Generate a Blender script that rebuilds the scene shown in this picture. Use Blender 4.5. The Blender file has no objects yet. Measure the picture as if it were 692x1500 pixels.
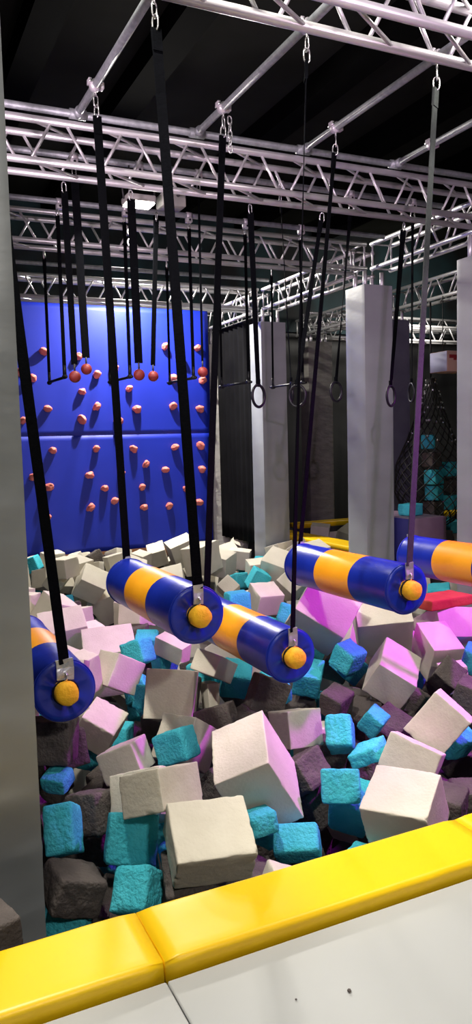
import bpy, bmesh, math, random
from mathutils import Vector, Matrix, Euler, noise
SC = bpy.context.scene
COL = SC.collection
PI = math.pi
V = Vector

# ------------------------------------------------------------------ helpers
def link(o, parent=None):
    COL.objects.link(o)
    if parent is not None:
        o.parent = parent
    return o

def tag(o, label=None, cat=None, group=None, kind=None):
    if label: o['label'] = label
    if cat: o['category'] = cat
    if group: o['group'] = group
    if kind: o['kind'] = kind
    return o

def thing(name, label, cat, loc=(0, 0, 0), group=None):
    o = bpy.data.objects.new(name, None)
    o.location = loc
    o.empty_display_size = .05
    link(o)
    return tag(o, label, cat, group)

def obj(name, bm, mat, parent=None, smooth=True, loc=None):
    """bm is in world coordinates; made relative to the parent / loc."""
    me = bpy.data.meshes.new(name)
    off = V((0, 0, 0))
    if parent is not None:
        off = world_loc(parent)
    elif loc is not None:
        off = V(loc)
    bmesh.ops.translate(bm, vec=-off, verts=bm.verts)
    bmesh.ops.recalc_face_normals(bm, faces=bm.faces)
    bm.to_mesh(me); bm.free()
    for p in me.polygons: p.use_smooth = smooth
    me.materials.append(mat)
    o = bpy.data.objects.new(name, me)
    if parent is None and loc is not None: o.location = loc
    return link(o, parent)

def world_loc(o):
    l = V(o.location)
    while o.parent is not None:
        o = o.parent
        l = l + V(o.location)
    return l

def add_tube(bm, p, q, r, n=12, r2=None, caps=True):
    p, q = V(p), V(q)
    d = q - p
    if r2 is None: r2 = r
    z = d.normalized()
    x = z.orthogonal().normalized(); y = z.cross(x)
    a, b = [], []
    for i in range(n):
        t = 2 * PI * i / n
        u = x * math.cos(t) + y * math.sin(t)
        a.append(bm.verts.new(p + u * r)); b.append(bm.verts.new(q + u * r2))
    for i in range(n):
        j = (i + 1) % n
        bm.faces.new((a[i], a[j], b[j], b[i]))
    if caps:
        bm.faces.new(a[::-1]); bm.faces.new(b)
    return bm

def add_path(bm, pts, r, n=8, closed=False):
    """tube swept along points"""
    pts = [V(p) for p in pts]
    m = len(pts); rings = []
    up = None
    for i, p in enumerate(pts):
        a = pts[i - 1] if (i or closed) else p
        b = pts[(i + 1) % m] if (i < m - 1 or closed) else p
        z = (b - a).normalized()
        if up is None: x = z.orthogonal().normalized()
        else:
            x = (up - z * up.dot(z)).normalized()
        up = x; y = z.cross(x)
        rings.append([bm.verts.new(p + (x * math.cos(2 * PI * k / n) + y * math.sin(2 * PI * k / n)) * r) for k in range(n)])
    for i in range(m if closed else m - 1):
        A, B = rings[i], rings[(i + 1) % m]
        for k in range(n):
            bm.faces.new((A[k], A[(k + 1) % n], B[(k + 1) % n], B[k]))
    if not closed:
        bm.faces.new(rings[0][::-1]); bm.faces.new(rings[-1])
    return bm

def add_box(bm, lo, hi, bevel=0.0, seg=2):
    lo, hi = V(lo), V(hi)
    r = bmesh.ops.create_cube(bm, size=1.0)
    vs = r['verts']
    for v in vs:
        v.co = V((lo[i] + (v.co[i] + .5) * (hi[i] - lo[i]) for i in range(3)))
    if bevel:
        es = list({e for v in vs for e in v.link_edges})
        bmesh.ops.bevel(bm, geom=es, offset=bevel, segments=seg, profile=.5, affect='EDGES')
    return bm

def add_ribbon(bm, pts, w, t, ang):
    """flat webbing along points; ang = list of facing angles about the strap's run (0: flat side faces -Y)"""
    pts = [V(p) for p in pts]; m = len(pts); rings = []
    for i, p in enumerate(pts):
        z = (pts[min(i + 1, m - 1)] - pts[max(i - 1, 0)]).normalized()
        x = V((math.cos(ang[i]), math.sin(ang[i]), 0)); x = (x - z * x.dot(z)).normalized()
        y = z.cross(x)
        rings.append([bm.verts.new(p + x * (sx * w / 2) + y * (sy * t / 2)) for sx, sy in ((-1, -1), (1, -1), (1, 1), (-1, 1))])
    for i in range(m - 1):
        for k in range(4):
            bm.faces.new((rings[i][k], rings[i][(k + 1) % 4], rings[i + 1][(k + 1) % 4], rings[i + 1][k]))
    bm.faces.new(rings[0][::-1]); bm.faces.new(rings[-1])
    return bm

def lerp(a, b, t): return V(a) * (1 - t) + V(b) * t

# ------------------------------------------------------------------ materials
def principled(name, col, rough=.6, metal=0.0, spec=.5):
    m = bpy.data.materials.new(name); m.use_nodes = True
    nt = m.node_tree; b = nt.nodes['Principled BSDF']
    b.inputs['Base Color'].default_value = (*col, 1)
    b.inputs['Roughness'].default_value = rough
    b.inputs['Metallic'].default_value = metal
    b.inputs['Specular IOR Level'].default_value = spec
    return m, nt, b

def noisy(name, c1, c2, scale, rough=.6, metal=0, bump=0.0, bscale=None, spec=.5, detail=4, dist=.01, stretch=None):
    m, nt, b = principled(name, c1, rough, metal, spec)
    N = nt.nodes; L = nt.links
    tc = N.new('ShaderNodeTexCoord')
    src = tc.outputs['Object']
    if stretch:
        mp = N.new('ShaderNodeMapping'); mp.inputs['Scale'].default_value = stretch
        L.new(src, mp.inputs['Vector']); src = mp.outputs['Vector']
    n = N.new('ShaderNodeTexNoise'); n.inputs['Scale'].default_value = scale; n.inputs['Detail'].default_value = detail
    L.new(src, n.inputs['Vector'])
    r = N.new('ShaderNodeValToRGB')
    r.color_ramp.elements[0].position = .35; r.color_ramp.elements[1].position = .65
    r.color_ramp.elements[0].color = (*c1, 1); r.color_ramp.elements[1].color = (*c2, 1)
    L.new(n.outputs['Fac'], r.inputs['Fac']); L.new(r.outputs['Color'], b.inputs['Base Color'])
    if bump:
        n2 = N.new('ShaderNodeTexNoise'); n2.inputs['Scale'].default_value = bscale or scale * 4; n2.inputs['Detail'].default_value = 6
        L.new(src, n2.inputs['Vector'])
        bp = N.new('ShaderNodeBump'); bp.inputs['Strength'].default_value = bump; bp.inputs['Distance'].default_value = dist
        L.new(n2.outputs['Fac'], bp.inputs['Height']); L.new(bp.outputs['Normal'], b.inputs['Normal'])
    return m

def foam(name, c1, c2, pore, bump, bs):
    """open cell foam: mottled colour, pitted surface"""
    m = noisy(name, c1, c2, 9, rough=.95, bump=bump, bscale=bs, spec=.1, dist=.012)
    nt = m.node_tree; N = nt.nodes; L = nt.links
    tc = [n for n in N if n.type == 'TEX_COORD'][0]
    vo = N.new('ShaderNodeTexVoronoi'); vo.inputs['Scale'].default_value = pore
    nz = N.new('ShaderNodeTexNoise'); nz.inputs['Scale'].default_value = 6
    L.new(tc.outputs['Object'], vo.inputs['Vector']); L.new(tc.outputs['Object'], nz.inputs['Vector'])
    lt = N.new('ShaderNodeMath'); lt.operation = 'LESS_THAN'; lt.inputs[1].default_value = .16
    L.new(vo.outputs['Distance'], lt.inputs[0])
    gt = N.new('ShaderNodeMath'); gt.operation = 'GREATER_THAN'; gt.inputs[1].default_value = .58
    L.new(nz.outputs['Fac'], gt.inputs[0])
    mu = N.new('ShaderNodeMath'); mu.operation = 'MULTIPLY'
    L.new(lt.outputs[0], mu.inputs[0]); L.new(gt.outputs[0], mu.inputs[1])
    bp = N.new('ShaderNodeBump'); bp.invert = True; bp.inputs['Strength'].default_value = .8; bp.inputs['Distance'].default_value = .01
    old = [n for n in N if n.type == 'BUMP' and n is not bp][0]
    L.new(mu.outputs[0], bp.inputs['Height']); L.new(old.outputs['Normal'], bp.inputs['Normal'])
    L.new(bp.outputs['Normal'], N['Principled BSDF'].inputs['Normal'])
    return m

M = {}
M['b'] = foam('cream_foam', (.66, .61, .50), (.70, .65, .54), 34, .20, 70)
M['t'] = foam('turquoise_foam', (.06, .50, .60), (.085, .57, .67), 60, 1.0, 60)
M['k'] = foam('charcoal_foam', (.10, .085, .08), (.135, .115, .105), 55, 1.0, 55)
M['red'] = foam('red_foam', (.50, .075, .05), (.56, .10, .06), 40, .4, 40)
M['yellow_vinyl'] = noisy('yellow_vinyl', (1.0, .60, .002), (1.0, .63, .004), 3, rough=.40, bump=.05, bscale=9, dist=.02)
M['grey_vinyl'] = noisy('grey_vinyl', (.28, .295, .30), (.31, .325, .335), 2, rough=.34, bump=.07, bscale=5, dist=.02, stretch=(1, 1, 2.5))
M['grey_vinyl_old'] = noisy('worn_grey_vinyl', (.52, .51, .47), (.46, .45, .41), 4, rough=.40, bump=.5, bscale=9, dist=.02, stretch=(1, 1, 2.0))
M['shaded_creased_vinyl'] = noisy('shaded_creased_vinyl', (.22, .21, .19), (.17, .165, .15), 5, rough=.38, bump=.6, bscale=9, dist=.02, stretch=(1, 1, 2.0))  # copy of the worn vinyl, darkened to paint in weak light on its pillar
M['mat'] = noisy('grey_mat', (.44, .45, .44), (.47, .48, .47), 1.5, rough=.5, bump=.12, bscale=4, dist=.02)
M['blue_vinyl'] = noisy('blue_vinyl', (.008, .024, .31), (.010, .030, .38), 5, rough=.33, bump=.12, bscale=10, dist=.02)
M['band'] = noisy('orange_yellow_vinyl', (.95, .40, .012), (1.0, .44, .018), 5, rough=.36, bump=.10, bscale=10, dist=.02)
M['knob'] = noisy('orange_foam_end', (1.0, .50, .010), (1.0, .56, .02), 25, rough=.8, bump=.4, bscale=60)
M['tape'] = noisy('silver_tape', (.42, .43, .45), (.62, .63, .65), 14, rough=.3, metal=.5, bump=.6, bscale=30)
M['wall_blue'] = noisy('climbing_wall_blue', (.004, .020, .40), (.005, .024, .45), 1.4, rough=.55, bump=.08, bscale=3, dist=.03)
M['wood'] = noisy('brown_kickboard', (.20, .08, .03), (.28, .11, .04), 3, rough=.6, stretch=(1, 8, 8))
M['hold'] = noisy('coral_hold', (.80, .20, .16), (.86, .27, .22), 20, rough=.55, bump=.3, bscale=40)
M['alu'] = noisy('truss_aluminium', (.66, .65, .66), (.74, .73, .74), 8, rough=.38, metal=.55)
M['galv'] = noisy('galvanised_pipe', (.30, .32, .34), (.42, .44, .46), 30, rough=.5, metal=.4, bump=.15, bscale=60)
M['steel'] = noisy('bright_steel', (.66, .66, .66), (.78, .78, .78), 20, rough=.25, metal=.8)
M['pinkclamp'] = noisy('clamp_zinc', (.62, .58, .62), (.70, .66, .70), 20, rough=.4, metal=.3)
M['strap'] = noisy('black_webbing', (.002, .0022, .003), (.004, .0045, .006), 60, rough=.9, bump=.3, bscale=160, stretch=(1, 1, 4), spec=.03)
M['strap_grey'] = noisy('grey_webbing', (.022, .027, .025), (.035, .042, .039), 60, rough=.6, bump=.3, bscale=160)
M['black'] = noisy('black_rubber', (.006, .006, .008), (.010, .010, .013), 20, rough=.45, spec=.25)
M['ball'] = noisy('dark_red_ball', (.22, .022, .02), (.27, .03, .026), 20, rough=.55)
M['ceiling'] = noisy('dark_ceiling', (.015, .0155, .013), (.019, .0195, .017), 2, rough=.95, spec=.03)
M['beam'] = noisy('black_beam', (.002, .002, .002), (.003, .003, .003), 5, rough=.95, spec=.03)
M['darkwall'] = noisy('dark_drape', (.020, .021, .022), (.032, .032, .033), 2, rough=.6, bump=.3, bscale=3, stretch=(3, 3, .3))
M['black_drape'] = noisy('black_drape', (.005, .005, .006), (.008, .008, .009), 2, rough=.9, spec=.05)
M['pit'] = noisy('pit_lining', (.02, .02, .022), (.03, .03, .032), 4, rough=.9)
M['greybox'] = noisy('lamp_housing_grey', (.30, .29, .27), (.36, .35, .33), 10, rough=.5)
M['purple_vinyl'] = noisy('plum_vinyl', (.20, .13, .19), (.25, .17, .23), 5, rough=.4)
M['navy_vinyl'] = noisy('navy_vinyl', (.03, .03, .16), (.04, .04, .19), 5, rough=.4)
M['shaded_grey_vinyl'] = noisy('shaded_grey_vinyl', (.10, .10, .135), (.13, .13, .165), 4, rough=.45)  # grey vinyl with the shadow on its pillar put into the colour
M['lavender'] = noisy('lavender_panel', (.42, .42, .62), (.46, .46, .66), 5, rough=.5)
M['salmon'] = noisy('salmon_panel', (.62, .36, .30), (.66, .40, .34), 5, rough=.5)
M['maroon'] = noisy('maroon_print', (.30, .02, .03), (.34, .03, .04), 5, rough=.5)
M['net'] = noisy('black_net_cord', (.012, .012, .013), (.02, .02, .02), 40, rough=.6)
M['dark_metal'] = noisy('dark_metal', (.03, .03, .032), (.05, .05, .052), 20, rough=.5, metal=.3)
M['teal_wall'] = noisy('far_wall_paint', (.008, .009, .010), (.014, .042, .05), 1.3, rough=.8, detail=2)
m, nt, b = principled('lamp_glass', (1, .98, .94), .3)
b.inputs['Emission Color'].default_value = (1, .97, .9, 1); b.inputs['Emission Strength'].default_value = 22
M['lamp'] = m

# ------------------------------------------------------------------ camera (eye height 1.55 m)
CAM = bpy.data.cameras.new('camera'); cam = bpy.data.objects.new('camera', CAM); link(cam)
yaw, pitch, roll, foc = math.radians(25.1086), math.radians(5.081), math.radians(1.4963), 1132.66
fwd = V((math.sin(yaw) * math.cos(pitch), math.cos(yaw) * math.cos(pitch), -math.sin(pitch)))
rt = V((math.cos(yaw), -math.sin(yaw), 0)); dn = fwd.cross(rt)
r2 = rt * math.cos(roll) + dn * math.sin(roll); d2 = dn * math.cos(roll) - rt * math.sin(roll)
cam.matrix_world = Matrix(((r2.x, -d2.x, -fwd.x, 0), (r2.y, -d2.y, -fwd.y, 0), (r2.z, -d2.z, -fwd.z, 1.55), (0, 0, 0, 1)))
CAM.sensor_fit = 'VERTICAL'; CAM.sensor_height = 36; CAM.lens = foc / 1500 * 36
CAM.clip_start = .05; CAM.clip_end = 100
SC.camera = cam

# ------------------------------------------------------------------ the setting
def struct(name, bm, mat, label=None):
    o = obj(name, bm, mat, smooth=False)
    return tag(o, label, None, None, 'structure')

PITZ = -1.13
struct('floor', add_box(bmesh.new(), (-6, -4, PITZ - .1), (17, 16, PITZ)), M['pit'], 'dark floor of the hall under the foam pit')
struct('ceiling', add_box(bmesh.new(), (-6, -4, 5.75), (17, 16, 5.85)), M['ceiling'], 'near black ceiling above the trusses')
for i, x in enumerate((-.1, 1.72, 3.0, 5.0, 6.6, 8.3)):
    struct('trim_%d' % (i + 1), add_box(bmesh.new(), (x - .16, -4, 5.5), (x + .16, 16, 5.75)), M['beam'], 'black roof beam running away under the ceiling')
bm = add_box(bmesh.new(), (-6, 13.6, PITZ), (17, 13.75, 3.7)); struct('wall_back', bm, M['darkwall'], 'dark grey back wall beyond the pillars')
bm = add_box(bmesh.new(), (-6, 13.5, 3.7), (17, 13.75, 5.75)); struct('wall_back_upper', bm, M['teal_wall'], 'upper back wall with faint teal patches behind the trusses')
struct('wall_left', add_box(bmesh.new(), (-6.1, -4, PITZ), (-6, 16, 5.75)), M['darkwall'])
struct('wall_right', add_box(bmesh.new(), (17, -4, PITZ), (17.1, 16, 5.75)), M['darkwall'])
struct('wall_front', add_box(bmesh.new(), (-6, -4.1, PITZ), (17, -4, 5.75)), M['darkwall'])
# raised deck the photographer stands on and the low kerb wall right of the pit
struct('trim_7', add_box(bmesh.new(), (-6, -4, PITZ), (17, 2.315, -.06)), M['pit'], 'dark deck under the grey mats and the yellow pads')
struct('trim_8', add_box(bmesh.new(), (5.42, 4.2, PITZ), (6.06, 12.6, .12)), M['pit'], 'low dark kerb along the right side of the foam pit')
struct('trim_9', add_box(bmesh.new(), (6.06, 11.0, PITZ), (12.5, 11.4, .12)), M['pit'], 'low dark kerb behind the second foam pit')

# grey mats
def mat_panel(x0, x1, label):
    bm = add_box(bmesh.new(), (x0, -2.2, -.06), (x1, 2.02, -.002), .006, 2)
    return tag(obj('floor_mat', bm, M['mat'], loc=((x0 + x1) / 2, 0, -.06)), label, 'mat', 'grey mats by the yellow pads')
mA = mat_panel(-.66, .683, 'light grey floor mat at the bottom left corner, left of the seam')
mB = mat_panel(.686, 3.3, 'large light grey floor mat right of the seam below the yellow pads')
rnd = random.Random(3)
for k, (x, y, r) in enumerate(((1.13, 1.74, .006), (1.62, 1.62, .005), (1.55, 1.52, .003), (.98, 1.78, .003))):
    bm = bmesh.new(); bmesh.ops.create_icosphere(bm, subdivisions=2, radius=r)
    for v in bm.verts: v.co = v.co * (1 + .35 * noise.noise(v.co * 300 + V((k, 0, 0)))); v.co.z *= .6
    bmesh.ops.translate(bm, vec=(x, y, r * .5), verts=bm.verts)
    tag(obj('foam_crumb', bm, M['k'], loc=(x, y, 0)),
        ('largest dark foam crumb on the grey mat, below the middle of the picture', 'dark foam crumb on the grey mat close to the right edge',
         'tiny dark foam crumb on the mat just below the one at the right edge', 'tiny dark foam crumb on the mat beside the yellow pad seam')[k], 'crumb', 'foam crumbs on the grey mat')

# yellow edge pads
def edge_pad(x0, x1, label, y0=2.035, y1=2.325, zt=.048, zb=-.03, nx=26, axis='X'):
    prof = []
    R = .022
    for i in range(7):
        a = PI / 2 * i / 6
        prof.append((y0 + R - R * math.cos(a), zt - R + R * math.sin(a)))
    for i in range(1, 8): prof.append((y0 + R + (y1 - y0 - 2 * R) * i / 8, zt))
    for i in range(7):
        a = PI / 2 * i / 6
        prof.append((y1 - R + R * math.sin(a), zt - R + R * math.cos(a)))
    prof.append((y1, zb)); prof.append((y0, zb))
    bm = bmesh.new(); rings = []
    for k in range(nx + 1):
        f = k / nx; x = x0 + (x1 - x0) * f
        e = min(f, 1 - f) * (x1 - x0)
        rings.append([])
        for j, (y, z) in enumerate(prof):
            dz = 0; dy = 0
            if z > zb + .01:
                q = max(0, 1 - e / .014)
                dz = -.006 * q * q + .0016 * noise.noise(V((x * 3, y * 5, 1))) + (.0022 * noise.noise(V((x * 22, y * 9, 2))) if e < .2 else 0)
                if y < y0 + .01: dy = .004 * noise.noise(V((x * 7, 0, 3))) + .008 * q
            p = (x, y + dy, z + dz) if axis == 'X' else (y + dy, x, z + dz)
            rings[-1].append(bm.verts.new(p))
    for k in range(nx):
        for j in range(len(prof)):
            j2 = (j + 1) % len(prof)
            bm.faces.new((rings[k][j], rings[k][j2], rings[k + 1][j2], rings[k + 1][j]))
    bm.faces.new(rings[0][::-1]); bm.faces.new(rings[-1])
    c = ((x0 + x1) / 2, (y0 + y1) / 2, zb)
    return tag(obj('edge_pad', bm, M['yellow_vinyl'], loc=c if axis == 'X' else (c[1], c[0], zb)), label, 'pad', 'yellow pads around the foam pits')
edge_pad(-.63, .684, 'glossy yellow edge pad at the bottom left, left of the pad seam')
edge_pad(.690, 2.004, 'glossy yellow edge pad in the middle of the near edge of the foam pit')
edge_pad(2.010, 3.32, 'short visible end of a yellow edge pad at the right border, near side')
edge_pad(8.02, 9.9, 'yellow edge pad beyond the pit, between the two middle grey pillars', 5.45, 5.78, .20, .12, 26, 'Y')
edge_pad(9.92, 11.6, 'farther yellow edge pad beyond the pit, right of the far grey pillar foot', 5.45, 5.78, .20, .12, 20, 'Y')
edge_pad(5.3, 6.9, 'yellow edge pad beside the plum and navy block, hidden behind rollers', 5.45, 5.78, .20, .12, 20, 'Y')
edge_pad(6.3, 8.2, 'distant yellow edge pad behind the second pit, left of the middle pillar', 11.05, 11.35, .20, .12, 12)
edge_pad(8.22, 10.2, 'distant yellow edge pad seen just left of the right hand pillar', 11.05, 11.35, .20, .12, 12)

# ------------------------------------------------------------------ climbing wall
WY = 11.62
cw = thing('climbing_wall', 'tall royal blue climbing wall with coral holds at the back left of the pit', 'climbing wall', (3.4, WY, -.2))
def wavy_panel(x0, x1, z0, z1, nx=40, nz=24):
    bm = bmesh.new(); g = []
    for k in range(nz + 1):
        row = []
        for i in range(nx + 1):
            x = x0 + (x1 - x0) * i / nx; z = z0 + (z1 - z0) * k / nz
            e = min(i, nx - i, k, nz - k)
            row.append(bm.verts.new((x, WY + (.006 * noise.noise(V((x * 1.3, z * 1.0, 4))) + .004 * noise.noise(V((x * 5, z * .8, 8))) if e else .0008), z)))
        g.append(row)
    for k in range(nz):
        for i in range(nx): bm.faces.new((g[k][i], g[k][i + 1], g[k + 1][i + 1], g[k + 1][i]))
    ext = bmesh.ops.extrude_face_region(bm, geom=list(bm.faces))
    for v in ext['geom']:
        if isinstance(v, bmesh.types.BMVert): v.co.y = WY + .06
    return bm
obj('upper_panel', wavy_panel(.4, 5.03, 1.7285, 3.675), M['wall_blue'], cw)
obj('lower_panel', wavy_panel(.4, 5.02, -.06, 1.726), M['wall_blue'], cw)
tag(obj('kickboard', add_box(bmesh.new(), (.4, WY + .0, -.22), (5.0, WY + .06, -.062), .005), M['wood'], cw), 'brown kickboard along the foot')
HOLDS = [(2.39, 2.96), (2.89, 2.9), (2.2, 2.57), (3.17, 2.64), (3.44, 2.74), (4.28, 3.09), (4.54, 2.9), (4.83, 3.08), (4.4, 2.59), (4.9, 2.57), (2.93, 2.38), (3.67, 2.43), (2.41, 2.13), (3.15, 2.16), (3.78, 2.11), (4.38, 2.16), (4.84, 2.11), (2.04, 1.96), (2.91, 1.96), (3.48, 1.93), (2.45, 1.51), (3.11, 1.52), (3.7, 1.5), (4.39, 1.51), (4.83, 1.52), (3.9, 1.26), (4.84, 1.14), (2.14, 1.13), (2.99, 1.12), (3.49, 1.13), (4.22, 1.16), (2.37, 0.97), (3.22, 0.91), (3.82, 0.9), (4.56, 0.83), (3.37, 0.71), (4.78, 0.61), (2.99, 0.63), (3.84, 0.58), (4.26, 0.58), (2.31, 0.53), (2.03, 2.66)]
HM = []
for k in range(6):
    bm = bmesh.new(); bmesh.ops.create_icosphere(bm, subdivisions=3, radius=1)
    for v in bm.verts:
        c = v.co.copy()
        n = 1 + .30 * noise.noise(c * 1.4 + V((k * 7, 0, 0))) + .12 * noise.noise(c * 4 + V((0, k * 5, 0)))
        w = .060 * n; d = .098 * n
        x, y, z = c.x * w, c.y * d, c.z * .052 * n
        z += .022 * (1 if c.y < 0 else .2) * abs(c.y)        # jug lip juts out and up
        x += .015 * (1 if k % 2 else -1) * c.z
        v.co = V((x, min(y, .004) - .012, z))
    me = bpy.data.meshes.new('climbing_hold'); bm.to_mesh(me); bm.free()
    for p in me.polygons: p.use_smooth = True
    me.materials.append(M['hold']); HM.append(me)
rh = random.Random(11)
for i, (x, z) in enumerate(HOLDS):
    o = bpy.data.objects.new('climbing_hold', HM[i % 6]); link(o, cw)
    o.location = V((x, WY, z)) - world_loc(cw); o.rotation_euler = (0, rh.uniform(-.5, .5), 0); s = rh.uniform(.92, 1.18); o.scale = (s, s, s)
cw.children[0]['label'] = 'upper half of the wall above the horizontal joint'
# ------------------------------------------------------------------ padded pillars
def pillar(x0, x1, y0, y1, zt, zb, mat, label, wr=.006, seed=0, nz=90):
    t = thing('padded_pillar', label, 'pillar', ((x0 + x1) / 2, (y0 + y1) / 2, zb), 'padded pillars holding the trusses')
    per = []; n = 12; r = .018
    cx, cy = [(x0, x1), (y0, y1)], 0
    def side(a, b):
        return [lerp(a, b, i / n) for i in range(n)]
    P = [V((x0, y0, 0)), V((x1, y0, 0)), V((x1, y1, 0)), V((x0, y1, 0))]
    for i in range(4): per += side(P[i], P[(i + 1) % 4])
    mid = V(((x0 + x1) / 2, (y0 + y1) / 2, 0))
    bm = bmesh.new(); rings = []
    for k in range(nz + 1):
        z = zb + (zt - zb) * k / nz
        h = max(0, min(1, 1 - (z + .2) / (zt + .2)))
        row = []
        for i, p in enumerate(per):
            f = (i % n) / n
            mag = wr * (.25 + 1.6 * h * h)
            fold = noise.noise(V((p.x * 3.1 + seed, p.y * 3.1, z * 6.5))) + .7 * max(0, noise.noise(V((p.x * 2 + seed, p.y * 2 + 9, z * 15)))) * h
            prof = math.sin(PI * f) ** .5 if f > 0 else 0
            out = mag * fold * (prof * .8 + .2)
            d = (p - mid); q = p.copy()
            # push out along the face normal
            if abs(abs(d.x) - (x1 - x0) / 2) < 1e-6: q.x += math.copysign(out, d.x)
            if abs(abs(d.y) - (y1 - y0) / 2) < 1e-6: q.y += math.copysign(out, d.y)
            if f == 0: q = mid + (q - mid) * .985
            q.z = z
            row.append(bm.verts.new(q))
        rings.append(row)
    m = len(per)
    for k in range(nz):
        for i in range(m): bm.faces.new((rings[k][i], rings[k][(i + 1) % m], rings[k + 1][(i + 1) % m], rings[k + 1][i]))
    bm.faces.new(rings[0][::-1]); bm.faces.new(rings[-1])
    cov = obj('pad_cover', bm, mat, t)
    ed = cov.modifiers.new('edges', 'EDGE_SPLIT'); ed.split_angle = math.radians(50)
    for dx, dy in ((.2, .25), (.8, .25), (.2, .75), (.8, .75)):
        x = x0 + (x1 - x0) * dx; y = y0 + (y1 - y0) * dy
        obj('post', add_tube(bmesh.new(), (x, y, zt - .05), (x, y, 3.42), .024, 10), M['alu'], t)
    return t
pillar(.10, .50, 2.88, 3.26, 3.30, PITZ, M['grey_vinyl'], 'huge grey padded pillar cut off by the left edge of the picture', .008, 1, 130)
pillar(5.01, 5.40, 5.36, 5.74, 3.18, PITZ, M['grey_vinyl'], 'grey padded pillar at the right edge of the picture', .006, 2)
pillar(5.03, 5.41, 7.25, 7.63, 3.26, PITZ, M['grey_vinyl'], 'large grey padded pillar right of centre with the shadow of a ring on it', .006, 3)
pillar(5.05, 5.45, 9.80, 10.16, 3.24, PITZ, M['grey_vinyl'], 'far grey padded pillar at the picture centre, right of the pale foam heap', .010, 4)
pillar(5.07, 5.40, 11.68, 12.0, 3.16, PITZ, M['grey_vinyl_old'], 'narrow wrinkled grey pillar beside the right edge of the blue climbing wall', .014, 5)
pillar(6.97, 7.46, 11.75, 12.04, 3.28, PITZ, M['shaded_creased_vinyl'], 'wrinkled distant pillar with a creased cover, left of the large pillar right of centre', .014, 6)
pillar(6.92, 7.28, 9.35, 9.7, 3.28, PITZ, M['shaded_grey_vinyl'], 'dark pillar peeping out directly behind the large pillar right of centre', .006, 7)

# ------------------------------------------------------------------ trusses
ZB, ZT = 3.41, 3.67
def truss(a, b, axis, w, label, zb=ZB, zt=ZT, group='aluminium trusses under the ceiling', pitch=.48, phase=0.0):
    """box truss from a to b along axis ('X' or 'Y'); cross axis spans w=(c0,c1)"""
    def P(s, c, z): return V((s, c, z)) if axis == 'X' else V((c, s, z))
    base = P((a + b) / 2, (w[0] + w[1]) / 2, zb)
    t = thing('truss', label, 'truss', base, group)
    for c in w:
        for z in (zb, zt):
            obj('chord', add_tube(bmesh.new(), P(a, c, z), P(b, c, z), .0245, 14), M['alu'], t)
    n = int((b - a - .06) / pitch)
    off = (b - a - n * pitch) / 2
    g = .045
    def brace(p, q): obj('brace', add_tube(bmesh.new(), p, q, .0105, 8), M['alu'], t)
    for k in range(n):
        s0 = a + off + k * pitch; sm = s0 + pitch / 2; s1 = s0 + pitch
        brace(P(s0 + g, w[0], zb), P(sm - g, w[0], zt)); brace(P(sm + g, w[0], zt), P(s1 - g, w[0], zb))
        brace(P(s0 + g, w[1], zt), P(sm - g, w[1], zb)); brace(P(sm + g, w[1], zb), P(s1 - g, w[1], zt))
        brace(P(s0 + g, w[0], zb), P(s1 - g, w[1], zb))
        brace(P(s0 + g, w[0], zt), P(s1 - g, w[1], zt))
    for s in (a + .02, b - .02):
        for c in w: brace(P(s, c, zb), P(s, c, zt))
        for z in (zb, zt): brace(P(s, w[0], z), P(s, w[1], z))
    return t
truss(.30, 5.02, 'X', (2.92, 3.16), 'nearest aluminium truss crossing the top right corner above the hanging straps', phase=0)
truss(.35, 5.02, 'X', (5.24, 5.48), 'second aluminium truss from the front, full width, below the long cross pipe')
truss(.40, 5.02, 'X', (7.20, 7.46), 'third aluminium truss from the front, ending above the pillar right of centre')
truss(.45, 5.02, 'X', (9.80, 10.05), 'farthest cream lit aluminium truss just above the blue climbing wall')
truss(2.95, 7.18, 'Y', (5.08, 5.33), 'aluminium truss running away between the right edge pillar and the pillar right of centre')
truss(7.50, 9.78, 'Y', (5.08, 5.33), 'aluminium truss running away from the pillar right of centre to the far pillar')
truss(10.08, 12.0, 'Y', (5.08, 5.33), 'farthest side truss from the far pillar to the corner of the climbing wall')
truss(6.0, 9.35, 'Y', (6.95, 7.2), 'aluminium truss over the second pit, seen left of the right edge pillar')
truss(9.6, 12.1, 'Y', (6.95, 7.2), 'distant truss above the creased distant pillar')
truss(7.6, 12.0, 'X', (12.05, 12.3), 'brightly lit distant truss behind the right edge pillar', zb=3.41, zt=3.68)
truss(7.6, 12.0, 'X', (12.75, 13.0), 'bright narrow truss right behind the brightly lit distant truss', zb=3.72, zt=3.95)

# black drape hung from the side truss between the two far pillars
dr = thing('drape', 'black drape hanging from the side truss between the two far left pillars', 'drape', (5.2, 10.9, .1))
bm = bmesh.new(); g = []
for k in range(13):
    g.append([])
    for i in range(61):
        y = 10.2 + 1.46 * i / 60; z = .02 + 3.35 * k / 12
        g[-1].append(bm.verts.new((5.21 + .02 * math.sin(i * .9) + .012 * noise.noise(V((i * .3, k * .2, 0))), y, z)))
for k in range(12):
    for i in range(60): bm.faces.new((g[k][i], g[k][i + 1], g[k + 1][i + 1], g[k + 1][i]))
ext = bmesh.ops.extrude_face_region(bm, geom=list(bm.faces))
for v in ext['geom']:
    if isinstance(v, bmesh.types.BMVert): v.co.x += .006
obj('cloth', bm, M['black_drape'], dr)
obj('hem_bar', add_tube(bmesh.new(), (5.21, 10.2, 3.375), (5.21, 11.66, 3.375), .012, 8), M['black'], dr)

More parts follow.
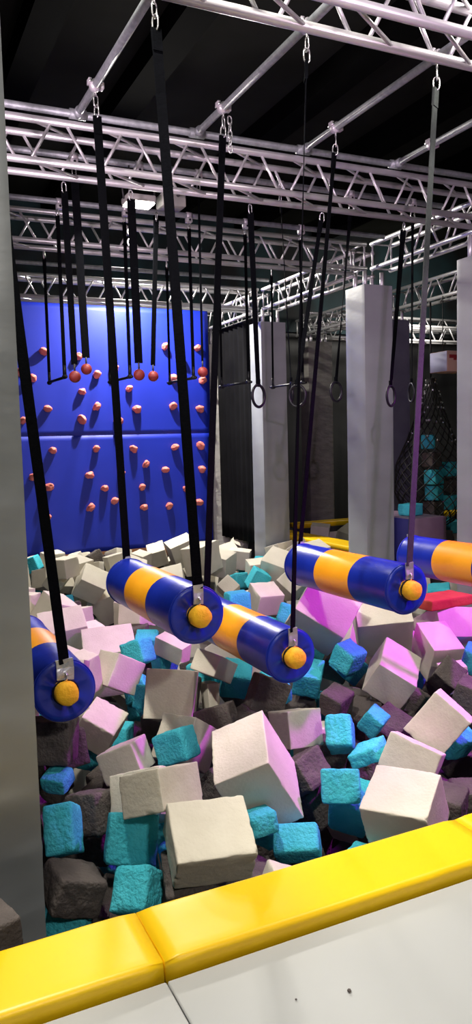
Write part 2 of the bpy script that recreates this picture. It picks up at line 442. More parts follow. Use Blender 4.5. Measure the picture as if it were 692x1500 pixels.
# ------------------------------------------------------------------ pipes
def pipe(p, q, label, r=.0242, tee=None, clamps=(), mat='galv'):
    t = thing('pipe', label, 'pipe', p, 'galvanised pipes resting on the trusses')
    obj('tube', add_tube(bmesh.new(), p, q, r, 18), M[mat], t)
    if tee is not None:
        bm = bmesh.new()
        d = (V(q) - V(p)).normalized()
        add_tube(bm, V(tee) - d * .07, V(tee) - d * .005, .033, 16)
        add_tube(bm, V(tee) - V((.055, 0, 0)), V(tee) + V((.055, 0, 0)), .033, 16)
        obj('tee_fitting', bm, M['galv'], t)
    for c in clamps:
        swivel_clamp(c, t)
    return t
def swivel_clamp(c, t):
    c = V(c)
    bm = bmesh.new()
    add_tube(bm, c - V((0, .026, 0)), c + V((0, .026, 0)), .0335, 18)
    add_box(bm, c + V((-.046, -.024, .004)), c + V((-.026, .024, .034)), .003)
    add_box(bm, c + V((.026, -.024, -.02)), c + V((.05, .024, .016)), .003)
    k = obj('clamp', bm, M['pinkclamp'], t)
    bm = bmesh.new()
    for sx in (-.038, .038): add_tube(bm, c + V((sx, -.036, .012)), c + V((sx, .034, .012)), .008, 6)
    obj('clamp_bolt', bm, M['steel'], k)
    bm = bmesh.new(); add_tube(bm, c - V((0, 0, .030)), c - V((0, 0, .062)), .007, 8)
    obj('eye_shank', bm, M['steel'], k)
PX = [.52, 1.376, 2.232, 3.103, 3.956]
PZ = 3.745
names = ['galvanised pipe running away at the far left behind the left pillar', 'galvanised pipe running away at the upper left above the second roller',
         'galvanised pipe running away above the third roller, left of centre', 'galvanised pipe running away above the fourth roller, right of centre',
         'galvanised pipe running away at the upper right corner']
for i, x in enumerate(PX):
    pipe((x, 2.6, PZ), (x, 5.25, PZ), names[i], tee=(x, 5.25, PZ), clamps=[(x, 3.72, PZ), (x, 4.80, PZ)])
pipe((.3, 5.25, PZ), (5.35, 5.25, PZ), 'long galvanised cross pipe lying on the second truss from the front')
def crosspipe(y, z, xs, label, x1=5.0):
    p = pipe((.35, y, z), (x1, y, z), label)
    for x in xs: box_clamp(p, x, y, z)
    return p
def box_clamp(t, x, y, z):
    bm = bmesh.new(); add_box(bm, (x - .027, y - .03, z - .062), (x + .027, y + .03, z - .02), .004)
    add_tube(bm, (x - .025, y, z), (x + .025, y, z), .032, 14)
    k = obj('clamp', bm, M['pinkclamp'], t)
    obj('clamp_hole', add_tube(bmesh.new(), (x, y - .032, z - .042), (x, y - .0305, z - .042), .010, 10), M['black'], k)
crosspipe(5.93, 3.72, [1.51, 2.02, 2.52, 3.27, 3.98, 4.66], 'grey cross pipe with six clamps just behind the second truss')
crosspipe(6.84, 3.66, [1.60, 2.19, 2.80, 3.39, 4.0], 'grey cross pipe holding the near trapeze straps, just before the third truss')
crosspipe(9.45, 3.73, [], 'grey cross pipe just in front of the farthest cream lit truss')
crosspipe(10.35, 3.75, [], 'thin pipe behind the top of the farthest cream lit truss')
crosspipe(10.75, 3.80, [], 'last thin pipe at the top of the climbing wall')

# ------------------------------------------------------------------ hanging gear
def quick_link(parent, top, ln=.075, w=.018, yaw=0.0, r=.0045):
    """oval steel link hanging from point top"""
    pts = []
    c = V(top) - V((0, 0, ln / 2)); u = V((math.cos(yaw), math.sin(yaw), 0))
    for i in range(20):
        a = 2 * PI * i / 20
        x = math.cos(a) * w; z = math.sin(a)
        z = math.copysign(abs(z) ** .6, z) * ln / 2
        pts.append(c + u * x + V((0, 0, z)))
    return obj('steel_link', add_path(bmesh.new(), pts, r, 7, True), M['steel'], parent)

def strap_part(parent, top, bot, w=.05, a0=0.0, a1=0.0, name='strap', mat='strap', sag=0.0, n=24, links=2, t=.005):
    top, bot = V(top), V(bot)
    L0 = top - V((0, 0, .058))
    d = (bot - top).normalized()
    s0 = L0 + d * (.062 * links if links else 0)
    pts = []; ang = []
    for i in range(n + 1):
        f = i / n
        p = lerp(s0, bot, f)
        pts.append(p); ang.append(a0 + (a1 - a0) * f)
    st = obj(name, add_ribbon(bmesh.new(), pts, w, t, ang), M[mat], parent, smooth=False)
    # sewn loop at the top
    bm = bmesh.new(); add_ribbon(bm, [s0 - d * .004, s0 + d * .10], w * .96, t * 3.2, [a0, a0])
    obj('sewn_loop', bm, M[mat], st, smooth=False)
    for k in range(links):
        quick_link(st, L0 + d * (.058 * k - .004) , yaw=k * PI / 2 + a0 + .4)
    return st

def roller(xc, zc, pipe_x, label, aF, aB, y0=3.70, y1=4.87, matF='strap', seed=0, xb=None, tape='straight', dxF=0.0):
    """foam log hung level from two straps; axis along Y"""
    R = .152
    if xb is None: xb = xc
    t = thing('hanging_roller', label, 'roller', (xc, (y0 + y1) / 2, zc - R), 'blue and orange rollers hung over the foam pit')
    def cx(y): return xc + (xb - xc) * (y - y0) / (y1 - y0)
    L = (y1 - y0) / 3
    N = 56
    def ringpts(y, r, wob=0.0):
        out = []
        for i in range(N):
            a = 2 * PI * i / N
            rr = r * (1 + wob * noise.noise(V((math.cos(a) * 2, math.sin(a) * 2 + seed, y * 5))))
            out.append(V((cx(y) + rr * math.cos(a), y, zc + rr * math.sin(a))))
        return out
    def shell(ys, rs, wob):
        bm = bmesh.new(); prev = None
        for y, r, w in zip(ys, rs, wob):
            cur = [bm.verts.new(p) for p in ringpts(y, r, w)]
            if prev:
                for i in range(N): bm.faces.new((prev[i], prev[(i + 1) % N], cur[(i + 1) % N], cur[i]))
            prev = cur
        return bm, prev
    def pucker(bm, prev, y, sgn):
        """gathered end face with radial creases"""
        for k in range(1, 7):
            f = k / 6; r = R * (1 - f * .97) * .97
            cur = []
            for i in range(N):
                a = 2 * PI * i / N
                cr = noise.noise(V((math.cos(a) * 3.2, math.sin(a) * 3.2 + seed, 0)))
                depth = .010 * cr * math.sin(PI * f) - .012 * f
                cur.append(bm.verts.new(V((cx(y) + r * math.cos(a), y - sgn * .0 + sgn * -.0 + (-sgn) * (-depth) * -1 + 0, zc + r * math.sin(a)))))
            for i in range(N): bm.faces.new((prev[i], prev[(i + 1) % N], cur[(i + 1) % N], cur[i]))
            prev = cur
        bm.faces.new(prev)
    # front blue section with gathered face (front faces -Y)
    bm, last = shell([y0 + L, y0 + L * .7, y0 + L * .4, y0 + .05, y0 + .02, y0 + .006, y0], [R, R, R, R, R * .995, R * .985, R * .97], [.01, .012, .015, .02, .02, .02, .02])
    pucker(bm, last, y0, 1)
    obj('blue_sleeve', bm, M['blue_vinyl'], t)
    bm, last = shell([y0 + L, y0 + L * 1.25, y0 + L * 1.5, y0 + L * 1.75, y0 + 2 * L], [R * 1.004] * 5, [.008, .012, .014, .012, .008])
    obj('orange_band', bm, M['band'], t)
    bm, last = shell([y0 + 2 * L, y0 + L * 2.4, y0 + L * 2.7, y1 - .05, y1 - .02, y1 - .006, y1], [R, R, R, R, R * .995, R * .985, R * .97], [.01, .012, .015, .02, .02, .02, .02])
    pucker(bm, last, y1, -1)
    obj('blue_sleeve', bm, M['blue_vinyl'], t)
    # piping welt round the rims
    for y in (y0 + .012, y1 - .012):
        obj('piping', add_path(bmesh.new(), ringpts(y, R * 1.005), .004, 6, True), M['blue_vinyl'], t)
    # foam wrapped bar ends
    for y, s, x in ((y0, -1, cx(y0)), (y1, 1, cx(y1))):
        bm = bmesh.new(); prev = None; n = 22
        prof = [(-.01, .055), (.02, .058), (.055, .058), (.072, .054), (.080, .042), (.083, .02), (.084, .004)]
        for yy, r in prof:
            cur = []
            for i in range(n):
                a = 2 * PI * i / n
                rr = r * (1 + .09 * noise.noise(V((math.cos(a) * 1.8 + seed, math.sin(a) * 1.8, yy * 14))))
                cur.append(bm.verts.new(V((x + rr * math.cos(a), y + s * yy, zc + rr * math.sin(a)))))
            if prev:
                for i in range(n): bm.faces.new((prev[i], prev[(i + 1) % n], cur[(i + 1) % n], cur[i]))
            prev = cur
        bm.faces.new(prev)
        kn = obj('bar_end', bm, M['knob'], t)
        # black cord loop round the bar end
        pts = [V((x + .061 * math.cos(a), y + s * .022, zc + .061 * math.sin(a))) for a in [2 * PI * i / 22 for i in range(22)]]
        obj('cord_loop', add_path(bmesh.new(), pts, .006, 6, True), M['black'], kn)
        # taped strap end and hook
        yt = y + s * .022
        bm = bmesh.new()
        w0 = .055 if tape == 'straight' else .085
        add_ribbon(bm, [(x, yt, zc + .062), (x + .002, yt, zc + .085), (x + .003, yt + s * -.003, zc + .12), (x + dxF * .3, yt, zc + R + .012)], w0, .009, [.05, .1, .0, -.05])
        for v in bm.verts: v.co += V((.004, .004, .0)) * noise.noise(v.co * 40)
        tp = obj('tape_wrap', bm, M['tape'], t, smooth=False)
        bm = bmesh.new(); add_path(bm, [(x, yt + s * .008, zc + .10), (x + .008, yt + s * .012, zc + .085), (x + .006, yt + s * .012, zc + .068), (x - .004, yt + s * .012, zc + .058)], .006, 7)
        obj('hook', bm, M['steel'], tp)
        px = pipe_x
        strap_part(t, (px, 3.72 if s < 0 else 4.80, PZ), (x + dxF * .3, yt, zc + R - .01), .054, *(aF if s < 0 else aB), mat=matF if s < 0 else 'strap', links=2)
        bm = bmesh.new(); add_ribbon(bm, [(x + dxF * .3, yt, zc + R + .05), (x + dxF * .3, yt, zc + R + .056)], .058, .012, [0, 0])
    return t
roller(.785, .368, PX[0], 'blue and orange roller at the far left, half hidden by the left pillar', (.2, .3), (.1, .1), seed=1, tape='wide')
roller(1.493, .660, PX[1], 'blue and orange roller left of centre, the second from the left, hung high', (.15, -.1), (.1, .2), seed=4, xb=1.486)
roller(2.051, .361, PX[2], 'blue and orange roller in the middle, low, partly behind the second one', (1.15, .6), (.3, .2), seed=7)
roller(2.851, .655, PX[3], 'blue and orange roller right of centre in front of the large grey pillar', (.4, .25), (.6, .5), matF='strap_grey', seed=11, xb=2.806)
roller(3.87, .640, PX[4], 'blue and orange roller running out of the right edge of the picture', (.4, .3), (.9, .5), seed=15, xb=3.80)

def ring(x, y, z, top, label, ang, w=.045, tw=0.0):
    t = thing('gym_ring', label, 'ring', (x, y, z - .09), 'black gymnastic rings on straps')
    u = V((math.cos(ang), math.sin(ang), 0))
    pts = [V((x, y, z)) + u * (.079 * math.cos(a)) + V((0, 0, .086 * math.sin(a))) for a in [2 * PI * i / 36 for i in range(36)]]
    obj('ring', add_path(bmesh.new(), pts, .0115, 9, True), M['black'], t)
    strap_part(t, (top[0], top[1], top[2] + .04), (x, y, z + .09), w, tw, ang, links=1)
    bm = bmesh.new(); add_ribbon(bm, [V((x, y, z + .13)), V((x, y, z + .072))], w * .7, .02, [ang, ang])
    obj('strap_loop', bm, M['strap'], t, smooth=False)
def balls(x, y, z, top, label, w=.042, tw=0.0):
    t = thing('grip_ball', label, 'ball', (x, y, z - .04), 'dark red grip balls on straps')
    bm = bmesh.new(); bmesh.ops.create_uvsphere(bm, u_segments=28, v_segments=18, radius=.042)
    bmesh.ops.translate(bm, vec=(x, y, z), verts=bm.verts)
    obj('ball', bm, M['ball'], t)
    obj('eye_bolt', add_tube(bmesh.new(), (x, y, z + .038), (x, y, z + .09), .007, 8), M['dark_metal'], t)
    strap_part(t, (top[0], top[1], top[2] + .04), (x, y, z + .085), w, tw, tw, links=1)
TB = 5.48; P2 = 5.93; TZ = 3.39; P2Z = 3.66
ring(2.80, 5.5, 1.917, (2.756, TB, TZ), 'black gym ring facing front, in front of the far grey pillar', .45, .05)
ring(3.34, P2, 1.977, (3.27, P2, P2Z), 'dim black gym ring turned aside, next right of the ring before the far pillar', 1.2, .04, 1.1)
ring(3.154, 5.5, 1.918, (3.40, TB, TZ), 'black gym ring seen edge on beside the long black roller strap', 2.0, .04, 1.9)
ring(3.80, P2, 1.985, (3.985, P2, P2Z), 'black gym ring at the left edge of the large pillar right of centre', .35, .04, 1.9)
ring(4.078, 5.5, 1.920, (4.212, TB, TZ), 'black gym ring hanging at the right edge of the large pillar right of centre', .5, .05)
ring(4.635, P2, 1.982, (4.66, P2, P2Z), 'rightmost black gym ring, purple lit and turned half aside', 1.25, .03, 1.7)
balls(1.343, 5.5, 2.049, (1.32, TB, TZ), 'leftmost dark red grip ball before the blue wall', .045)
balls(1.54, P2, 2.147, (1.51, P2, P2Z), 'dark red grip ball close right of the leftmost one and slightly higher', .06)
balls(1.82, 5.5, 2.069, (1.80, TB, TZ), 'dark red grip ball third from the left, under the floodlight', .06)
balls(2.08, P2, 2.10, (2.16, P2 + .02, 3.40), 'dark red grip ball on a slanting strap, fourth from the left', .05, .5)
balls(2.51, P2, 2.14, (2.52, P2, P2Z), 'rightmost dark red grip ball, on a thin cord near the wall edge', .018)
def trapeze(x, z, label):
    t = thing('trapeze', label, 'trapeze', (x, 7.15, z), 'black trapeze bars hung along the pit')
    bm = bmesh.new(); add_tube(bm, (x, 6.78, z - .006), (x, 7.54, z + .006), .0125, 12)
    obj('bar', bm, M['black'], t)
    for y, ty, tz, w, a in ((6.84, 6.84, 3.62, .035, .3), (7.48, 7.46, 3.40, .035, .6)):
        s = strap_part(t, (x, ty, tz + .04), (x, y, z + .01), w, a, a, links=1)
        obj('sleeve', add_tube(bmesh.new(), (x, y, z), (x, y, z + .10), .013, 8), M['black'], s)
        obj('end_stop', add_tube(bmesh.new(), (x, y - .02, z), (x, y + .02, z), .021, 10), M['black'], t)
trapeze(1.58, 2.17, 'leftmost black trapeze bar in front of the blue wall, near the left pillar')
trapeze(2.176, 2.18, 'black trapeze bar second from the left, behind the red balls')
trapeze(2.799, 2.178, 'black trapeze bar third from the left, before the right part of the blue wall')
trapeze(3.378, 2.143, 'black trapeze bar before the gap right of the blue wall')
trapeze(3.988, 2.144, 'rightmost black trapeze bar, before the far grey pillar')

# ------------------------------------------------------------------ floodlight and fittings
fl = thing('floodlight', 'glowing white floodlight clamped under the second truss', 'light', (1.90, 5.62, 3.36))
obj('housing', add_box(bmesh.new(), (1.80, 5.55, 3.335), (2.02, 5.72, 3.385), .012), M['greybox'], fl)
obj('lamp_glass', add_box(bmesh.new(), (1.81, 5.56, 3.322), (2.01, 5.71, 3.334), .004), M['lamp'], fl)
bm = bmesh.new(); add_path(bm, [(1.795, 5.63, 3.36), (1.785, 5.63, 3.44), (1.84, 5.63, 3.475), (1.98, 5.63, 3.475), (2.035, 5.63, 3.44), (2.025, 5.63, 3.36)], .008, 6)
obj('bracket', bm, M['dark_metal'], fl)
bm = bmesh.new(); add_tube(bm, (1.91, 5.5, 3.41), (1.91, 5.66, 3.475), .02, 10); obj('clamp', bm, M['steel'], fl)
hb = thing('ballast_box', 'beige grey ballast box beside the glowing floodlight', 'box', (2.17, 5.66, 3.335))
obj('case', add_box(bmesh.new(), (2.08, 5.58, 3.335), (2.27, 5.74, 3.43), .012), M['greybox'], hb)
obj('mounting_arm', add_tube(bmesh.new(), (2.2, 5.60, 3.41), (2.2, 5.49, 3.42), .012, 8), M['dark_metal'], hb)
bm = bmesh.new()
add_path(bm, [(1.93, 5.9, 3.70), (1.93, 5.9, 3.52), (1.935, 5.9, 3.35), (1.93, 5.9, 3.22)], .006, 6)
hk = thing('pulley_hook', 'small steel pulley and hook hanging under the floodlight', 'hook', (1.93, 5.9, 3.2))
obj('cable', bm, M['dark_metal'], hk)
bm = bmesh.new(); add_tube(bm, (1.93, 5.885, 3.2), (1.93, 5.915, 3.2), .035, 16); obj('pulley', bm, M['steel'], hk)
bm = bmesh.new(); add_path(bm, [V((1.93 + .03 * math.cos(a), 5.9, 3.12 + .035 * math.sin(a))) for a in [PI / 2 + i * .3 for i in range(16)]], .007, 6); obj('hook', bm, M['steel'], hk)

# bolts of the roof clamp chain by the third roller's pipe
ch = thing('spare_chain', 'short spare steel chain beside the back strap of the third roller', 'chain', (2.27, 4.80, 3.70))
for k in range(5): quick_link(ch, (2.278, 4.80, 3.70 - k * .045), .055, .014, k * PI / 2, .0045)

# ------------------------------------------------------------------ second pit: block, net, sign box
blk = thing('padded_block', 'plum and navy padded block behind the rightmost roller', 'block', (5.73, 7.7, .12))
bm = bmesh.new(); add_box(bm, (5.49, 7.02, .12), (5.985, 7.98, .648), .02, 3); obj('body', bm, M['purple_vinyl'], blk)
obj('side_panel', add_box(bmesh.new(), (5.478, 7.03, .13), (5.492, 7.97, .64), .005), M['navy_vinyl'], blk)
sg = thing('hanging_sign_box', 'lavender and salmon box with a maroon mark hung before the distant bright truss', 'sign', (6.9, 8.3, 2.43))
bm = bmesh.new(); add_box(bm, (6.83, 8.0, 2.41), (7.25, 8.34, 2.675), .006); obj('box', bm, M['salmon'], sg)
obj('side', add_box(bmesh.new(), (6.822, 8.005, 2.415), (6.83, 8.335, 2.67), .002), M['lavender'], sg)
bm = bmesh.new(); add_box(bm, (6.86, 7.994, 2.58), (7.2, 8.0, 2.625), .001)
add_box(bm, (6.93, 7.994, 2.555), (7.2, 8.0, 2.58), .001); obj('print', bm, M['maroon'], sg)
for x in (6.9, 7.2): obj('hanger', add_tube(bmesh.new(), (x, 8.17, 2.67), (x, 8.17, 3.40), .006, 6), M['dark_metal'], sg)
NX, NY = 7.05, 8.6
nb = thing('cargo_net_bag', 'black net bag tapering upward, filled with foam, left of the right edge pillar', 'net', (NX, NY, .3))
def nr(z):
    prof = [(.28, .10), (.42, .34), (.8, .50), (1.2, .48), (1.6, .30), (2.0, .16), (2.38, .05)]
    for (z0, r0), (z1, r1) in zip(prof, prof[1:]):
        if z0 <= z <= z1: return r0 + (r1 - r0) * (z - z0) / (z1 - z0)
    return prof[-1][1]
bm = bmesh.new()
K = 18
for s in (1, -1):
    for k in range(K):
        pts = []
        for i in range(36):
            z = .28 + 2.1 * i / 35
            a = 2 * PI * k / K + s * i * .13
            r = nr(z); pts.append(V((NX + r * math.cos(a), NY + r * math.sin(a), z)))
        add_path(bm, pts, .0065, 5)
obj('netting', bm, M['net'], nb)
obj('drawstring', add_tube(bmesh.new(), (NX, NY, 2.36), (NX, NY, 3.40), .012, 8), M['net'], nb)
rb = random.Random(5)
for k in range(46):
    z = rb.uniform(1.5, 2.36); a = rb.uniform(PI * .9, PI * 1.9); r = nr(z) + .006
    p = V((NX + r * math.cos(a), NY + r * math.sin(a), z)); 
    obj('reflective_tab', add_box(bmesh.new(), p - V((.012, .012, .014)), p + V((.012, .012, .014)), .004), M['steel'], nb)

# ------------------------------------------------------------------ foam blocks
def foam_mesh(name, sz, col, seed, near):
    hx = [s / 2 for s in sz]
    r0 = {'b': .0055, 't': .019, 'k': .015, 'red': .012}[col]
    amp = {'b': .0016, 't': .0036, 'k': .0048, 'red': .002}[col]
    nseg = 20 if near else 7
    r0 = min(r0, min(hx) * .4)
    bm = bmesh.new(); vmap = {}
    def params(h):
        rr = r0 * 1.6
        core = [-h + rr + (2 * h - 2 * rr) * i / nseg for i in range(nseg + 1)]
        return [-h, -h + .35 * rr] + core + [h - .35 * rr, h]
    PS = [params(h) for h in hx]
    off = V((seed * 3.17, seed * 1.31, seed * .77))
    def vert(c):
        key = (round(c[0], 5), round(c[1], 5), round(c[2], 5))
        if key in vmap: return vmap[key]
        p = V(c)
        edges = sum(1 for i in range(3) if abs(p[i]) > hx[i] - r0 * 1.7)
        r = r0
        if edges >= 2:
            nn = noise.noise(p * 17 + off)
            if col == 'b': r = r0 * (.7 + 3.2 * max(0, nn) ** 1.2 + 6 * max(0, noise.noise(p * 38 + off) - .18))
            else: r = r0 * (1.0 + .9 * nn)
        r = min(r, min(hx) * .6)
        q = V((max(-hx[i] + r, min(hx[i] - r, p[i])) for i in range(3)))
        d = p - q
        if d.length > 1e-7:
            n = d.normalized(); p = q + n * min(r, d.length if edges < 2 else r)
        else: n = V((0, 0, 1))
        dis = amp * (noise.noise(p * 13 + off) + .7 * noise.noise(p * 31 + off))
        if col in 'tk':
            # lumpy, torn face on one side
            dis += amp * .6 * noise.noise(p * 6 + off * 2)
            if seed % 3 == 0 and p.x > hx[0] * .6: dis += amp * 1.6 * noise.noise(p * 24 + off)
        else:
            bow = noise.noise(p * 4 + off) * .004
            dis += bow
        p = p + n * dis
        v = bm.verts.new(p); vmap[key] = v
        return v
    for ax in range(3):
        u, w = (ax + 1) % 3, (ax + 2) % 3
        for sgn in (-1, 1):
            for i in range(len(PS[u]) - 1):
                for j in range(len(PS[w]) - 1):
                    q = []
                    for a, b in ((i, j), (i + 1, j), (i + 1, j + 1), (i, j + 1)):
                        c = [0, 0, 0]; c[ax] = sgn * hx[ax]; c[u] = PS[u][a]; c[w] = PS[w][b]
                        q.append(vert(c))
                    if sgn < 0: q.reverse()
                    try: bm.faces.new(q)
                    except ValueError: pass
    me = bpy.data.meshes.new(name); bm.to_mesh(me); bm.free()
    for p in me.polygons: p.use_smooth = True
    me.materials.append(M[col])
    return me

